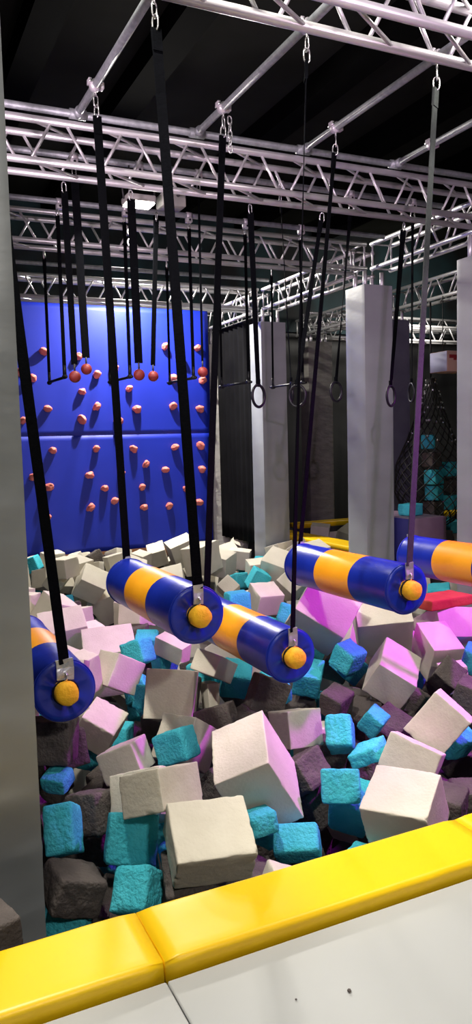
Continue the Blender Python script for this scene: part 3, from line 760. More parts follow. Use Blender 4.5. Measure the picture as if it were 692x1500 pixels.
KIND = {'b': 'cream foam block', 't': 'turquoise foam cube', 'k': 'charcoal foam cube', 'red': 'red foam block'}
FOAM = [
('k','dark charcoal foam cube beside the foot of the left edge pillar, by the yellow pad',None,0.628,2.99,-0.221,-2.773,-0.002,1.668,0.205,0.206,0.15),
('t','small turquoise foam cube by the left edge pillar, below the far left roller',None,0.783,3.959,-0.182,0.043,-0.286,0.843,0.134,0.136,0.093),
('t','tall turquoise foam cube right beside the left edge pillar, above the charcoal cube',None,0.687,3.4,-0.176,-2.617,0.143,2.732,0.136,0.191,0.215),
('b','cream foam block behind the turquoise pair left of the big chipped cream block',None,1.137,3.45,-0.14,-0.441,-0.372,-0.97,0.326,0.271,0.219),
('b','cream foam block wedged between the big chipped block and the largest tilted one',None,1.04,3.049,0.076,-2.77,-0.251,-2.619,0.275,0.224,0.174),
('b','big chipped cream foam block resting just behind the middle yellow edge pad',None,1.135,2.758,-0.04,-3.095,-0.526,1.385,0.264,0.32,0.182),
('t','turquoise foam cube left of the big chipped cream block, the upper of two',None,0.93,3.153,-0.165,-0.453,0.159,-0.291,0.218,0.21,0.209),
('t','turquoise foam cube left of the big chipped cream block, lower, against the yellow pad',None,0.857,2.844,-0.221,-2.441,0.168,2.399,0.155,0.167,0.173),
('b','largest cream foam block, tilted on its corner, with a pink lit right face',None,1.675,3.412,-0.124,-0.451,-0.355,1.174,0.379,0.295,0.406),
('b','pink lit cream foam block directly behind the largest tilted block',None,2.199,3.937,-0.159,-0.273,0.105,0.106,0.239,0.216,0.213),
('t','small turquoise foam cube between the big chipped block and the largest tilted block',None,1.57,3.166,-0.242,-2.938,0.127,3.007,0.136,0.161,0.103),
('t','turquoise foam cube pressed to the yellow pad, right of the big chipped block',None,1.753,3.14,-0.387,2.393,0.115,2.581,0.222,0.144,0.174),
('t','turquoise foam cube by the yellow pad, left of the bright topped near right block',None,2.196,3.335,-0.382,-0.422,-1.13,-1.987,0.219,0.203,0.213),
('t','turquoise foam cube between the largest tilted block and the bright topped near right block',None,2.058,3.22,-0.2,-0.435,-0.042,-0.571,0.196,0.187,0.168),
('t','turquoise foam cube second nearest to the right end of the near yellow edge',None,2.382,3.443,-0.167,3.057,0.472,2.153,0.177,0.189,0.083),
('t','upright turquoise foam cube right of the pink lit block behind the largest block',None,2.356,3.682,-0.14,-2.533,0.084,2.494,0.148,0.238,0.183),
('t','turquoise foam cube fifth nearest to the right end of the near yellow edge',None,2.683,3.821,-0.168,-1.384,-0.954,-1.143,0.145,0.128,0.145),
('k','purplish charcoal foam cube at the right side of the largest tilted block',None,2.07,3.619,-0.286,-2.145,-0.138,0.414,0.222,0.186,0.21),
('b','cream foam block with a bright flat top at the near right, touching the yellow pad',None,2.184,2.86,-0.204,2.717,0.047,2.172,0.32,0.278,0.267),
('b','cream foam block directly behind the bright topped one at the near right',None,2.538,3.261,-0.171,-2.762,-0.321,2.231,0.286,0.241,0.191),
('b','pale foam block standing diamond shaped at the right, behind two near right cream blocks',None,2.866,3.431,-0.086,-1.193,0.873,2.637,0.283,0.249,0.279),
('t','turquoise foam cube nearest to the right end of the near yellow edge',None,3.076,3.546,-0.26,-0.129,-1.011,-1.347,0.165,0.186,0.18),
('k','charcoal foam cube fourth nearest to the right end of the near yellow edge',None,3.228,3.68,-0.462,-1.028,-0.911,-0.653,0.196,0.219,0.217),
('b','cream foam block in shadow right below the far left roller',None,1.171,4.54,-0.161,2.746,-0.504,2.557,0.222,0.204,0.227),
('b','cream foam block with a magenta lit top, left of the largest tilted block',None,1.165,3.99,-0.165,-2.995,0.399,2.535,0.219,0.227,0.171),
('b','cream foam block standing upright below the second roller, near the middle left',None,1.688,4.67,-0.078,-2.831,-0.063,2.66,0.314,0.309,0.315),
('b','cream foam block leaning below the upright cream block under the second roller',None,1.61,4.238,-0.243,-0.604,-0.066,-1.047,0.255,0.269,0.27),
('b','pinkish cream foam block right of the far left roller, between it and the upright block',None,1.581,5.559,-0.148,-0.066,0.514,0.273,0.264,0.258,0.249),
('b','cream foam block second nearest to the orange bar end of the far left roller',None,1.324,5.491,-0.09,0.072,-0.167,0.404,0.144,0.193,0.273),
('t','turquoise foam cube fifth nearest to the orange bar end of the far left roller',None,1.628,4.948,-0.178,-0.345,-0.176,-1.477,0.174,0.174,0.164),
('b','large pinkish foam block below left of the second roller',None,1.759,6.411,-0.294,-1.271,-0.044,-0.216,0.442,0.431,0.444),
('b','lavender tinted foam block beside the left edge pillar, above the far left roller',None,1.48,6.871,-0.15,-1.212,-0.139,-0.152,0.404,0.38,0.375),
('b','cream foam block ninth nearest to the back end of the second roller',None,2.632,9.361,-0.372,0.66,-0.857,-2.837,0.393,0.433,0.401),
('b','cream foam block tenth nearest to the back end of the second roller',None,2.334,9.233,-0.116,-0.719,-0.764,-1.167,0.307,0.321,0.306),
('b','cream foam block fifth nearest to the orange bar end of the second roller',None,2.221,6.086,-0.176,2.976,-0.278,2.156,0.292,0.136,0.166),
('b','cream foam block seventh nearest to the orange bar end of the second roller',None,2.054,4.805,0.022,-2.636,-0.125,2.036,0.214,0.225,0.146),
('t','turquoise foam cube third nearest to the back end of the second roller',None,1.877,5.958,-0.132,-2.742,-0.167,-2.479,0.202,0.202,0.201),
('b','cream foam block fourth nearest to the largest tilted cream block',None,2.023,4.816,-0.199,-3.127,0.151,1.621,0.124,0.084,0.213),
('t','rough turquoise foam cube in the gap under the middle roller',None,2.271,4.919,-0.128,0.462,0.178,-0.413,0.207,0.209,0.213),
('t','turquoise foam cube fourth nearest to the largest tilted cream block',None,1.458,3.984,-0.14,-0.371,0.19,0.745,0.196,0.189,0.178),
('b','cream foam block second nearest to the orange bar end of the middle roller',None,3.032,4.964,0.243,0.868,0.56,-0.632,0.411,0.378,0.409),
('b','cream foam block fourth nearest to the orange bar end of the middle roller',None,3.64,5.64,-0.128,-2.719,0.058,1.976,0.37,0.289,0.267),
('t','turquoise foam cube right of the middle roller end, the upper one',None,3.032,4.628,-0.013,-1.565,-1.116,-1.203,0.183,0.184,0.184),
('t','turquoise foam cube right of the middle roller end, the lower one',None,3.153,4.793,-0.138,1.066,-0.548,-2.611,0.194,0.189,0.194),
('b','wide cream foam block lying left of the magenta topped one under the right roller',None,3.578,4.971,0.127,0.708,-0.097,-0.499,0.423,0.388,0.417),
('b','cream foam block with a vivid pink sloping top, below the right roller',None,3.096,4.186,-0.028,-2.571,-0.197,0.818,0.41,0.278,0.237),
('k','charcoal foam cube fourth nearest to the orange bar end of the middle roller',None,2.651,4.191,-0.154,-2.836,-0.232,0.394,0.169,0.166,0.172),
('b','cream foam block with a magenta top near the right edge, below the right roller',None,3.962,4.779,-0.132,-3.134,-0.428,1.333,0.353,0.253,0.316),
('k','charcoal foam cube nearest to the magenta topped block near the right edge',None,3.609,4.24,-0.144,-0.762,0.558,-2.882,0.193,0.179,0.189),
('k','charcoal foam cube second nearest to the magenta topped block near the right edge',None,4.092,4.853,-0.429,-2.237,0.786,1.637,0.229,0.217,0.227),
('b','cream foam block nearest to the magenta topped block near the right edge',None,4.495,5.28,-0.114,-0.474,0.114,-0.104,0.41,0.386,0.267),
('b','cream foam block with a lilac top just above the middle roller',None,3.772,7.367,-0.139,-3.1,-0.414,1.554,0.283,0.294,0.253),
('b','cream foam block third nearest to the back end of the right roller',None,4.488,8.052,-0.177,-0.854,-0.685,-1.983,0.291,0.268,0.284),
('b','cream foam block fourth nearest to the orange bar end of the second roller',None,3.766,8.302,-0.17,2.305,-0.652,2.176,0.202,0.189,0.208),
('b','cream foam block third nearest to the narrow wrinkled pillar foot',None,5.342,11.205,-0.036,2.428,-0.361,2.121,0.238,0.28,0.198),
('b','cream foam block third nearest to the orange bar end of the middle roller',None,4.339,8.348,-0.411,-0.466,-0.377,-1.778,0.296,0.289,0.296),
('b','cream foam block ninth nearest to the right end of the climbing wall foot',None,4.148,10.786,-0.042,2.781,-0.166,1.504,0.359,0.387,0.364),
('b','cream foam block eighth nearest to the back end of the second roller',None,3.894,11.201,-0.121,0.469,-0.257,-0.318,0.267,0.274,0.274),
('b','cream foam block second nearest to the right end of the climbing wall foot',None,3.928,9.502,0.025,0.167,-0.129,-1.046,0.369,0.359,0.382),
('b','cream foam block eighth nearest to the orange bar end of the second roller',None,3.273,8.854,-0.132,-1.085,-0.215,-0.38,0.288,0.295,0.301),
('b','cream foam block third nearest to the left end of the climbing wall foot',None,2.295,11.204,-0.054,3.084,-0.085,1.769,0.261,0.28,0.202),
('b','cream foam block seventh nearest to the left end of the climbing wall foot',None,2.042,9.273,0.108,0.065,-0.045,-0.992,0.241,0.239,0.231),
('b','cream foam block sixth nearest to the left end of the climbing wall foot',None,1.98,9.488,-0.073,-1.972,0.805,2.132,0.234,0.214,0.232),
('b','cream foam block fourth nearest to the left end of the climbing wall foot',None,1.95,10.013,-0.146,-0.298,-0.237,-0.965,0.26,0.257,0.244),
('b','cream foam block tenth nearest to the left end of the climbing wall foot',None,2.144,9.759,-0.178,-0.215,-0.674,-1.303,0.185,0.165,0.19),
('t','turquoise foam cube nearest to the bottom left corner of the pit',None,0.508,3.422,-0.525,0.142,-0.023,-2.095,0.196,0.191,0.212),
('t','turquoise foam cube second nearest to the bottom left corner of the pit',None,0.622,3.025,-0.393,-0.206,0.096,-0.57,0.168,0.177,0.162),
('k','charcoal foam cube fifth nearest to the seam of the yellow pads',None,0.869,3.584,-0.217,-0.235,-0.218,-0.909,0.19,0.187,0.196),
('k','charcoal foam cube second nearest to the seam of the yellow pads',None,1.082,2.836,-0.239,0.193,0.528,-1.818,0.207,0.204,0.209),
('t','turquoise foam cube nearest to the left end of the climbing wall foot',None,1.912,10.647,-0.02,0.393,0.062,-2.192,0.194,0.185,0.201),
('k','charcoal foam cube nearest to the left end of the climbing wall foot',None,2.771,10.59,-0.02,0.207,0.465,-3.002,0.191,0.194,0.215),
('b','cream foam block second nearest to the back end of the second roller',None,2.894,10.032,-0.02,-0.123,-0.207,0.024,0.251,0.256,0.246),
('b','cream foam block third nearest to the back end of the second roller',None,3.292,10.159,-0.02,-0.211,0.16,-2.581,0.199,0.214,0.199),
('b','cream foam block twelfth nearest to the left end of the climbing wall foot',None,2.344,9.944,-0.02,-0.23,0.03,-2.511,0.283,0.294,0.26),
('b','cream foam block fifth nearest to the back end of the second roller',None,2.633,10.314,-0.174,-0.084,0.167,1.089,0.289,0.292,0.304),
('t','turquoise foam cube second nearest to the left end of the climbing wall foot',None,1.975,10.339,-0.305,-0.098,0.43,2,0.187,0.199,0.186),
('b','cream foam block fourth nearest to the right end of the climbing wall foot',None,4.451,10.025,-0.152,-0.232,-0.191,2.207,0.313,0.318,0.308),
('b','cream foam block fourth nearest to the foot of the far centre pillar',None,4.898,10.368,-0.174,0.129,-0.016,0.992,0.3,0.312,0.278),
('t','turquoise foam cube nearest to the right end of the climbing wall foot',None,5.01,10.656,-0.327,-0.119,-0.164,0.596,0.218,0.227,0.221),
('t','turquoise foam cube second nearest to the right end of the climbing wall foot',None,4.403,9.384,-0.327,-0.387,0.07,0.209,0.215,0.237,0.216),
('t','turquoise foam cube second nearest to the foot of the far centre pillar',None,4.368,8.711,-0.195,-0.529,0.146,-1.848,0.234,0.231,0.257),
('b','cream foam block third nearest to the foot of the far centre pillar',None,4.7,9.407,-0.195,0.248,-0.033,-0.147,0.261,0.24,0.265),
('b','cream foam block nearest to the foot of the far centre pillar',None,4.725,8.832,-0.086,0.314,-0.427,0.543,0.349,0.345,0.363),
('b','cream foam block second nearest to the foot of the far centre pillar',None,5.152,9.531,-0.02,-0.289,-0.076,0.294,0.297,0.284,0.293),
('t','turquoise foam cube nearest to the orange bar end of the second roller',None,3.175,6.801,-0.02,-0.012,0.039,1.477,0.208,0.221,0.227),
('t','turquoise foam cube third nearest to the back end of the right roller',None,3.46,6.282,-0.064,0.31,0.177,1.048,0.19,0.194,0.185),
('t','turquoise foam cube nearest to the magenta topped block near the right edge',None,5.049,6.035,-0.02,-0.09,-0.145,0.888,0.231,0.22,0.206),
('b','cream foam block second nearest to the orange bar end of the right roller',None,5.461,6.25,-0.108,-0.098,0.215,1.373,0.324,0.341,0.327),
('k','charcoal foam cube third nearest to the orange bar end of the middle roller',None,2.148,4.192,-0.02,-0.16,0.385,-0.306,0.216,0.21,0.215),
('k','charcoal foam cube fifth nearest to the largest tilted cream block',None,1.923,4.459,-0.261,-0.308,0.229,0.927,0.223,0.241,0.244),
('t','turquoise foam cube fourth nearest to the orange bar end of the second roller',None,2.08,5.067,-0.108,0.229,-0.149,-2.345,0.191,0.186,0.179),
('t','turquoise foam cube fourth nearest to the back end of the second roller',None,2.221,6.26,-0.327,-0.001,-0.123,0.166,0.214,0.187,0.186),
('k','charcoal foam cube tenth nearest to the largest tilted cream block',None,2.406,3.846,-0.327,0.043,0.23,-0.549,0.167,0.173,0.162),
('k','charcoal foam cube sixth nearest to the right end of the near yellow edge',None,2.595,3.843,-0.415,-0.28,-0.261,-1.762,0.196,0.187,0.211),
('k','charcoal foam cube ninth nearest to the largest tilted cream block',None,2.137,3.635,-0.503,0.177,-0.36,-1.335,0.187,0.185,0.211),
('k','charcoal foam cube fifth nearest to the right end of the near yellow edge',None,2.352,3.333,-0.568,-0.453,0.007,1.535,0.171,0.18,0.176),
('k','charcoal foam cube nearest to the right end of the near yellow edge',None,2.477,2.926,-0.283,-0.107,-0.116,2.209,0.191,0.19,0.189),
('k','charcoal foam cube second nearest to the right end of the near yellow edge',None,2.704,3.003,-0.349,0.113,0.032,-2.301,0.193,0.201,0.202),
('k','charcoal foam cube third nearest to the magenta topped block near the right edge',None,3.345,3.709,-0.108,-0.342,-0.001,-2.454,0.235,0.204,0.222),
('t','turquoise foam cube nearest to the back end of the second roller',None,2.133,6.501,-0.217,-0.045,0.265,-2.009,0.203,0.199,0.195),
('k','charcoal foam cube second nearest to the orange bar end of the second roller',None,2.144,6.742,-0.217,0.036,0.251,2.676,0.19,0.19,0.206),
('k','charcoal foam cube nearest to the back end of the second roller',None,3.025,10.718,-0.13,0.488,0.072,0.171,0.208,0.238,0.227),
('b','cream foam block sixth nearest to the orange bar end of the second roller',None,4.708,10.438,-0.437,0.154,-0.184,1.266,0.29,0.286,0.279),
('b','cream foam block third nearest to the orange bar end of the second roller',None,4.616,10.83,-0.415,0.093,-0.151,3.059,0.3,0.266,0.291),
('k','charcoal foam cube nearest to the orange bar end of the far left roller',None,0.787,4.1,-0.02,-0.013,-0.197,-2.036,0.242,0.247,0.226),
('k','charcoal foam cube fourth nearest to the orange bar end of the far left roller',None,0.904,4.341,-0.174,0.183,0.1,-3.081,0.216,0.21,0.204),
('t','turquoise foam cube nearest to the orange bar end of the far left roller',None,1.166,4.758,-0.371,-0.116,0.128,1.997,0.206,0.203,0.21),
('k','charcoal foam cube fourth nearest to the seam of the yellow pads',None,0.88,3.778,-0.459,-0.458,-0.393,-1.401,0.21,0.217,0.209),
('t','turquoise foam cube third nearest to the largest tilted cream block',None,1.764,3.516,-0.437,-0.042,-0.18,0.378,0.194,0.214,0.191),
('k','charcoal foam cube fifth nearest to the orange bar end of the second roller',None,2.386,5.188,-0.283,0.334,-0.529,-0.63,0.208,0.233,0.233),
('b','cream foam block fifth nearest to the orange bar end of the middle roller',None,3.791,6.46,-0.152,0.2,0.241,1.908,0.319,0.285,0.303),
('b','cream foam block third nearest to the magenta topped block near the right edge',None,3.807,4.4,-0.217,-0.129,0.043,1.047,0.213,0.188,0.186),
('k','charcoal foam cube eighth nearest to the magenta topped block near the right edge',None,2.88,3.923,-0.305,-0.392,-0.311,1.833,0.229,0.235,0.232),
('k','charcoal foam cube tenth nearest to the orange bar end of the middle roller',None,2.862,4.188,-0.305,-0.045,0.453,-2.884,0.208,0.213,0.209),
('b','cream foam block second nearest to the left end of the climbing wall foot',None,1.525,9.837,-0.048,-0.177,0.159,0.957,0.258,0.292,0.298),
('b','cream foam block eleventh nearest to the left end of the climbing wall foot',None,1.58,7.706,-0.093,0.405,0.306,0.549,0.293,0.304,0.303),
('b','cream foam block eighth nearest to the left end of the climbing wall foot',None,1.328,8.118,-0.098,-0.043,-0.088,-2.136,0.266,0.281,0.31),
('b','cream foam block seventh nearest to the back end of the second roller',None,2.29,7.241,-0.064,0.289,0.11,2.245,0.256,0.281,0.303),
('b','cream foam block third nearest to the foot of the large right pillar',None,5.145,8.6,0.06,0.306,-0.171,0.034,0.318,0.275,0.314),
('b','cream foam block fifth nearest to the left end of the climbing wall foot',None,1.34,8.506,-0.102,0.013,0.057,0.289,0.258,0.306,0.314),
('b','cream foam block nearest to the back end of the second roller',None,3.017,9.639,-0.052,0.414,-0.181,1.254,0.283,0.277,0.267),
('b','cream foam block nearest to the back end of the right roller',None,5.177,9.129,0.017,-0.237,0.562,1.978,0.309,0.293,0.273),
('b','cream foam block nearest to the right end of the climbing wall foot',None,4.122,9.864,0.078,0.08,-0.096,-2.561,0.297,0.312,0.256),
('b','cream foam block second nearest to the orange bar end of the second roller',None,2.761,6.798,-0.272,-0.037,-0.185,-2.331,0.301,0.309,0.306),
('b','cream foam block fourth nearest to the back end of the second roller',None,3.233,11.069,-0.141,-0.237,-0.302,-1.181,0.314,0.279,0.294),
('t','turquoise foam cube second nearest to the back end of the second roller',None,1.979,9.191,-0.331,0.08,0.393,2.027,0.212,0.206,0.194),
('b','cream foam block eleventh nearest to the orange bar end of the far left roller',None,1.878,8.089,-0.308,-0.014,0.146,1.914,0.279,0.261,0.296),
('b','cream foam block ninth nearest to the orange bar end of the second roller',None,4.272,11.319,-0.34,-0.352,-0.371,0.709,0.272,0.301,0.321),
('b','cream foam block nearest to the orange bar end of the second roller',None,2.527,6.449,-0.214,0.017,0.25,2.815,0.271,0.279,0.273),
('b','cream foam block nearest to the narrow wrinkled pillar foot',None,5.065,11.086,-0.228,0.282,0.423,-1.608,0.297,0.259,0.304),
('b','cream foam block nearest to the orange bar end of the right roller',None,5.001,6.408,-0.329,-0.092,-0.141,2.182,0.267,0.303,0.267),
('k','charcoal foam cube second nearest to the left end of the climbing wall foot',None,1.953,8.564,-0.287,0.223,-0.245,-1.601,0.222,0.185,0.19),
('b','cream foam block eighth nearest to the orange bar end of the far left roller',None,1.821,7.254,-0.309,-0.399,-0.065,-2.523,0.29,0.271,0.261),
('b','cream foam block 13th nearest to the left end of the climbing wall foot',None,2.706,11.307,-0.191,-0.401,-0.087,0.026,0.31,0.309,0.279),
('b','cream foam block 15th nearest to the left end of the climbing wall foot',None,2.456,9.895,-0.354,-0.154,-0.078,3.125,0.288,0.282,0.263),
('b','cream foam block sixth nearest to the back end of the second roller',None,2.484,8.016,-0.269,0.083,0.083,-0.887,0.325,0.282,0.287),
('b','cream foam block nearest to the left end of the climbing wall foot',None,1.937,11.27,-0.191,-0.199,0.234,2.555,0.274,0.275,0.307),
('t','turquoise foam cube nearest to the foot of the far centre pillar',None,4.908,9.694,-0.197,-0.118,0.348,-1.94,0.222,0.181,0.223),
('b','cream foam block ninth nearest to the left end of the climbing wall foot',None,2.512,10.885,-0.152,-0.419,0.24,2.02,0.261,0.319,0.31),
('t','turquoise foam cube nearest to the orange bar end of the middle roller',None,3.335,5.423,-0.165,0.138,0.05,0.811,0.191,0.186,0.197),
('t','turquoise foam cube second nearest to the orange bar end of the middle roller',None,2.814,4.826,-0.18,0.433,0.188,-0.615,0.201,0.224,0.206),
('k','charcoal foam cube nearest to the orange bar end of the middle roller',None,3.214,5.07,-0.193,0.37,-0.373,0.848,0.235,0.204,0.195),
('k','charcoal foam cube third nearest to the orange bar end of the second roller',None,1.859,4.893,-0.166,-0.154,-0.031,-2.17,0.185,0.197,0.224),
('t','turquoise foam cube second nearest to the largest tilted cream block',None,2.428,4.654,-0.151,0.361,0.475,-1.515,0.223,0.192,0.177),
('b','cream foam block seventh nearest to the magenta topped block near the right edge',None,3.836,5.201,-0.186,-0.185,-0.285,2.046,0.277,0.278,0.322),
('k','charcoal foam cube nearest to the orange bar end of the second roller',None,2.14,5.32,-0.18,0.075,0.378,1.658,0.21,0.203,0.193),
('t','turquoise foam cube second nearest to the magenta topped block near the right edge',None,4.22,4.612,-0.197,-0.111,-0.241,2.307,0.199,0.223,0.199),
('t','turquoise foam cube fourth nearest to the orange bar end of the far left roller',None,1.807,5.76,-0.39,-0.386,0.525,0.794,0.199,0.181,0.22),
('k','charcoal foam cube fifth nearest to the bottom corner of the left edge pillar',None,0.697,4.527,-0.279,0.144,0.037,-2.201,0.196,0.203,0.196),
('k','charcoal foam cube fifth nearest to the magenta topped block near the right edge',None,3.276,4.454,-0.253,0.128,-0.015,-0.917,0.231,0.202,0.219),
('b','cream foam block nearest to the orange bar end of the middle roller',None,3.221,5.39,-0.407,0.347,0.346,1.088,0.296,0.272,0.28),
('b','cream foam block fifth nearest to the largest tilted cream block',None,2.328,5.823,-0.464,-0.029,-0.54,-2.702,0.309,0.288,0.309),
('k','charcoal foam cube sixth nearest to the magenta topped block near the right edge',None,3.139,4.207,-0.434,-0.042,0.075,1.941,0.189,0.228,0.225),
('k','charcoal foam cube second nearest to the back end of the right roller',None,3.81,5.554,-0.493,-0.087,-0.046,0.226,0.211,0.219,0.218),
('k','charcoal foam cube second nearest to the orange bar end of the middle roller',None,2.803,4.932,-0.455,-0.131,0.146,2.944,0.201,0.204,0.208),
('k','charcoal foam cube second nearest to the largest tilted cream block',None,2.183,4.579,-0.341,0.007,0.211,-2.866,0.189,0.211,0.187),
('k','charcoal foam cube third nearest to the largest tilted cream block',None,1.677,3.873,-0.438,0.432,-0.493,1.786,0.221,0.229,0.21),
('t','turquoise foam cube seventh nearest to the seam of the yellow pads',None,1.274,3.661,-0.408,0.009,-0.019,-0.243,0.206,0.187,0.22),
('b','cream foam block nearest to the orange bar end of the far left roller',None,1.329,5.283,-0.463,-0.073,-0.117,-0.107,0.272,0.268,0.307),
('k','charcoal foam cube third nearest to the bottom corner of the left edge pillar',None,0.895,4.741,-0.497,-0.085,-0.067,2.524,0.217,0.233,0.233),
('b','cream foam block fifth nearest to the seam of the yellow pads',None,1.528,2.761,-0.449,-0.222,0.361,-0.352,0.281,0.311,0.267),
('b','cream foam block second nearest to the largest tilted cream block',None,2.55,4.187,-0.435,-0.209,0.106,0.277,0.319,0.268,0.286),
('k','charcoal foam cube nearest to the seam of the yellow pads',None,0.861,3.031,-0.427,0.049,-0.391,0.987,0.223,0.229,0.216),
('t','turquoise foam cube second nearest to the orange bar end of the far left roller',None,1.374,4.898,-0.407,0.022,0.114,1.012,0.204,0.183,0.216),
('k','charcoal foam cube ninth nearest to the seam of the yellow pads',None,1.465,3.076,-0.487,-0.084,0.146,-0.337,0.199,0.227,0.197),
('k','charcoal foam cube ninth nearest to the orange bar end of the far left roller',None,1.779,5.167,-0.443,0.347,0.143,-0.728,0.22,0.23,0.227),
('k','charcoal foam cube sixth nearest to the orange bar end of the middle roller',None,2.918,4.446,-0.305,0.038,-0.111,2.981,0.226,0.213,0.228),
('t','turquoise foam cube third nearest to the seam of the yellow pads',None,1.007,3.327,-0.406,0.103,0.028,2.718,0.177,0.206,0.204),
('k','charcoal foam cube fourth nearest to the magenta topped block near the right edge',None,3.555,4.596,-0.426,0.497,0.301,0.654,0.202,0.203,0.234),
('k','charcoal foam cube third nearest to the right end of the near yellow edge',None,2.819,3.521,-0.497,0.462,-0.204,1.651,0.232,0.234,0.218),
('k','charcoal foam cube eighth nearest to the bottom corner of the left edge pillar',None,1.093,4.156,-0.43,0.09,0.412,2.53,0.202,0.212,0.21),
('k','charcoal foam cube nearest to the bottom corner of the left edge pillar',None,0.509,3.631,-0.193,-0.14,-0.035,1.667,0.231,0.2,0.213),
('t','turquoise foam cube sixth nearest to the orange bar end of the far left roller',None,1.815,5.447,-0.402,0.104,-0.354,1.718,0.196,0.192,0.177),
('k','charcoal foam cube second nearest to the bottom corner of the left edge pillar',None,0.638,4.248,-0.487,0.054,-0.064,-3.076,0.204,0.232,0.221),
('k','charcoal foam cube second nearest to the bottom left corner of the pit',None,0.63,3.865,-0.428,-0.076,0.139,-0.647,0.207,0.232,0.193),
('k','charcoal foam cube fourth nearest to the orange bar end of the second roller',None,2.144,6.684,-0.468,-0.19,-0.42,-1.094,0.19,0.209,0.209),
('k','charcoal foam cube third nearest to the orange bar end of the far left roller',None,1.469,5.535,-0.489,0.218,-0.082,1.559,0.227,0.194,0.205),
('t','turquoise foam cube third nearest to the magenta topped block near the right edge',None,4.224,5.233,-0.475,0.106,0.013,-1.625,0.222,0.217,0.201),
('t','turquoise foam cube fourth nearest to the orange bar end of the middle roller',None,3.047,4.945,-0.473,-0.122,-0.207,-1.898,0.211,0.211,0.202),
('t','turquoise foam cube fourth nearest to the seam of the yellow pads',None,1.243,3.29,-0.376,-0.137,-0.042,0.817,0.223,0.2,0.18),
('k','charcoal foam cube seventh nearest to the orange bar end of the far left roller',None,1.177,4.421,-0.485,0.018,0.159,-2.455,0.186,0.189,0.208),
('k','charcoal foam cube nearest to the largest tilted cream block',None,2.204,4.297,-0.336,0.001,-0.103,1.745,0.223,0.212,0.225),
('t','turquoise foam cube third nearest to the right end of the near yellow edge',None,1.994,2.919,-0.494,-0.019,0.171,-0.956,0.21,0.201,0.189),
('k','charcoal foam cube eleventh nearest to the orange bar end of the far left roller',None,1.791,5.514,-0.755,0.166,-0.588,1.636,0.185,0.198,0.208),
('k','charcoal foam cube 15th nearest to the largest tilted cream block',None,1.928,3.42,-0.64,0.24,-0.231,-1.312,0.186,0.2,0.186),
('k','charcoal foam cube 16th nearest to the largest tilted cream block',None,2.331,3.995,-0.897,0.102,-0.122,1.865,0.192,0.203,0.224),
('b','cream foam block nearest to the bottom corner of the left edge pillar',None,1.117,5.064,-0.742,0.23,-0.504,2.99,0.277,0.268,0.284),
('t','turquoise foam cube third nearest to the orange bar end of the far left roller',None,2.101,6.602,-0.856,0.339,0.49,1.921,0.197,0.223,0.181),
('b','cream foam block fourth nearest to the orange bar end of the far left roller',None,2.112,7.076,-0.771,-0.61,-0.502,2.193,0.267,0.302,0.257),
('t','turquoise foam cube second nearest to the seam of the yellow pads',None,1.196,4.173,-0.873,0.089,-0.505,0.477,0.209,0.218,0.214),
('k','charcoal foam cube eleventh nearest to the largest tilted cream block',None,1.88,3.874,-0.79,0.55,0.06,1.683,0.225,0.221,0.185),
('b','cream foam block fourth nearest to the right end of the near yellow edge',None,2.481,3.725,-0.657,0.605,-0.063,-1.083,0.296,0.263,0.26),
('k','charcoal foam cube second nearest to the orange bar end of the far left roller',None,1.795,7.002,-0.839,0.707,-0.253,2.153,0.219,0.231,0.201),
('k','charcoal foam cube sixth nearest to the orange bar end of the far left roller',None,1.885,5.984,-0.896,-0.095,0.246,-2.342,0.223,0.206,0.235),
('k','charcoal foam cube 14th nearest to the right end of the near yellow edge',None,2.56,4.189,-0.93,0.62,-0.244,1.402,0.213,0.218,0.227),
('k','charcoal foam cube nearest to the orange bar end of the right roller',None,8.105,9.549,-0.02,-0.13,0.062,1.234,0.215,0.194,0.222),
('b','cream foam block nearest to the foot of the large right pillar',None,6.721,10.123,0.028,0.344,0.237,-1.164,0.321,0.29,0.309),
('t','turquoise foam cube third nearest to the orange bar end of the right roller',None,8.965,10.202,0.043,-0.104,-0.052,0.145,0.223,0.219,0.205),
('b','cream foam block fourth nearest to the foot of the large right pillar',None,6.434,10.579,0.059,0.1,0.101,-0.607,0.296,0.275,0.313),
('b','cream foam block second nearest to the foot of the large right pillar',None,6.928,10.794,-0.092,0.067,0.121,2.271,0.311,0.298,0.298),
('b','cream foam block nearest to the black net bag',None,9.435,10.624,-0.098,0.087,0.229,-2.842,0.272,0.297,0.289),
('t','turquoise foam cube second nearest to the orange bar end of the right roller',None,9.097,10.587,0.04,-0.435,-0.415,-2.061,0.218,0.189,0.183),
('t','turquoise foam cube lying on top of the plum and navy padded block',None,5.72,7.35,0.72,0,-0,0.3,0.24,0.2,0.14),
('t','turquoise foam cube second nearest to the black net bag, inside the net bag',None,6.95,8.42,1.02,0,-0,0.3,0.2,0.2,0.2),
('t','turquoise foam cube third nearest to the black net bag, inside the net bag',None,6.98,8.45,0.8,0,-0,0.5,0.2,0.2,0.2),
('t','turquoise foam cube fifth nearest to the black net bag, inside the net bag',None,6.92,8.5,1.5,0,-0,0.9,0.19,0.19,0.19),
('t','turquoise foam cube nearest to the black net bag, inside the net bag',None,7.2,8.4,1.12,0,-0,0.1,0.2,0.2,0.2),
('k','charcoal foam cube nearest to the black net bag, inside the net bag',None,7.24,8.42,0.88,0,-0,0.1,0.2,0.2,0.2),
('k','charcoal foam cube nearest to the foot of the large right pillar, inside the net bag',None,6.98,8.47,0.58,0,-0,0.2,0.21,0.21,0.21),
('t','turquoise foam cube fourth nearest to the black net bag, inside the net bag',None,7.2,8.4,0.66,0,-0,0.35,0.2,0.2,0.2),
('k','charcoal foam cube second nearest to the black net bag, inside the net bag',None,6.94,8.45,1.26,0,-0,0.2,0.2,0.2,0.2),
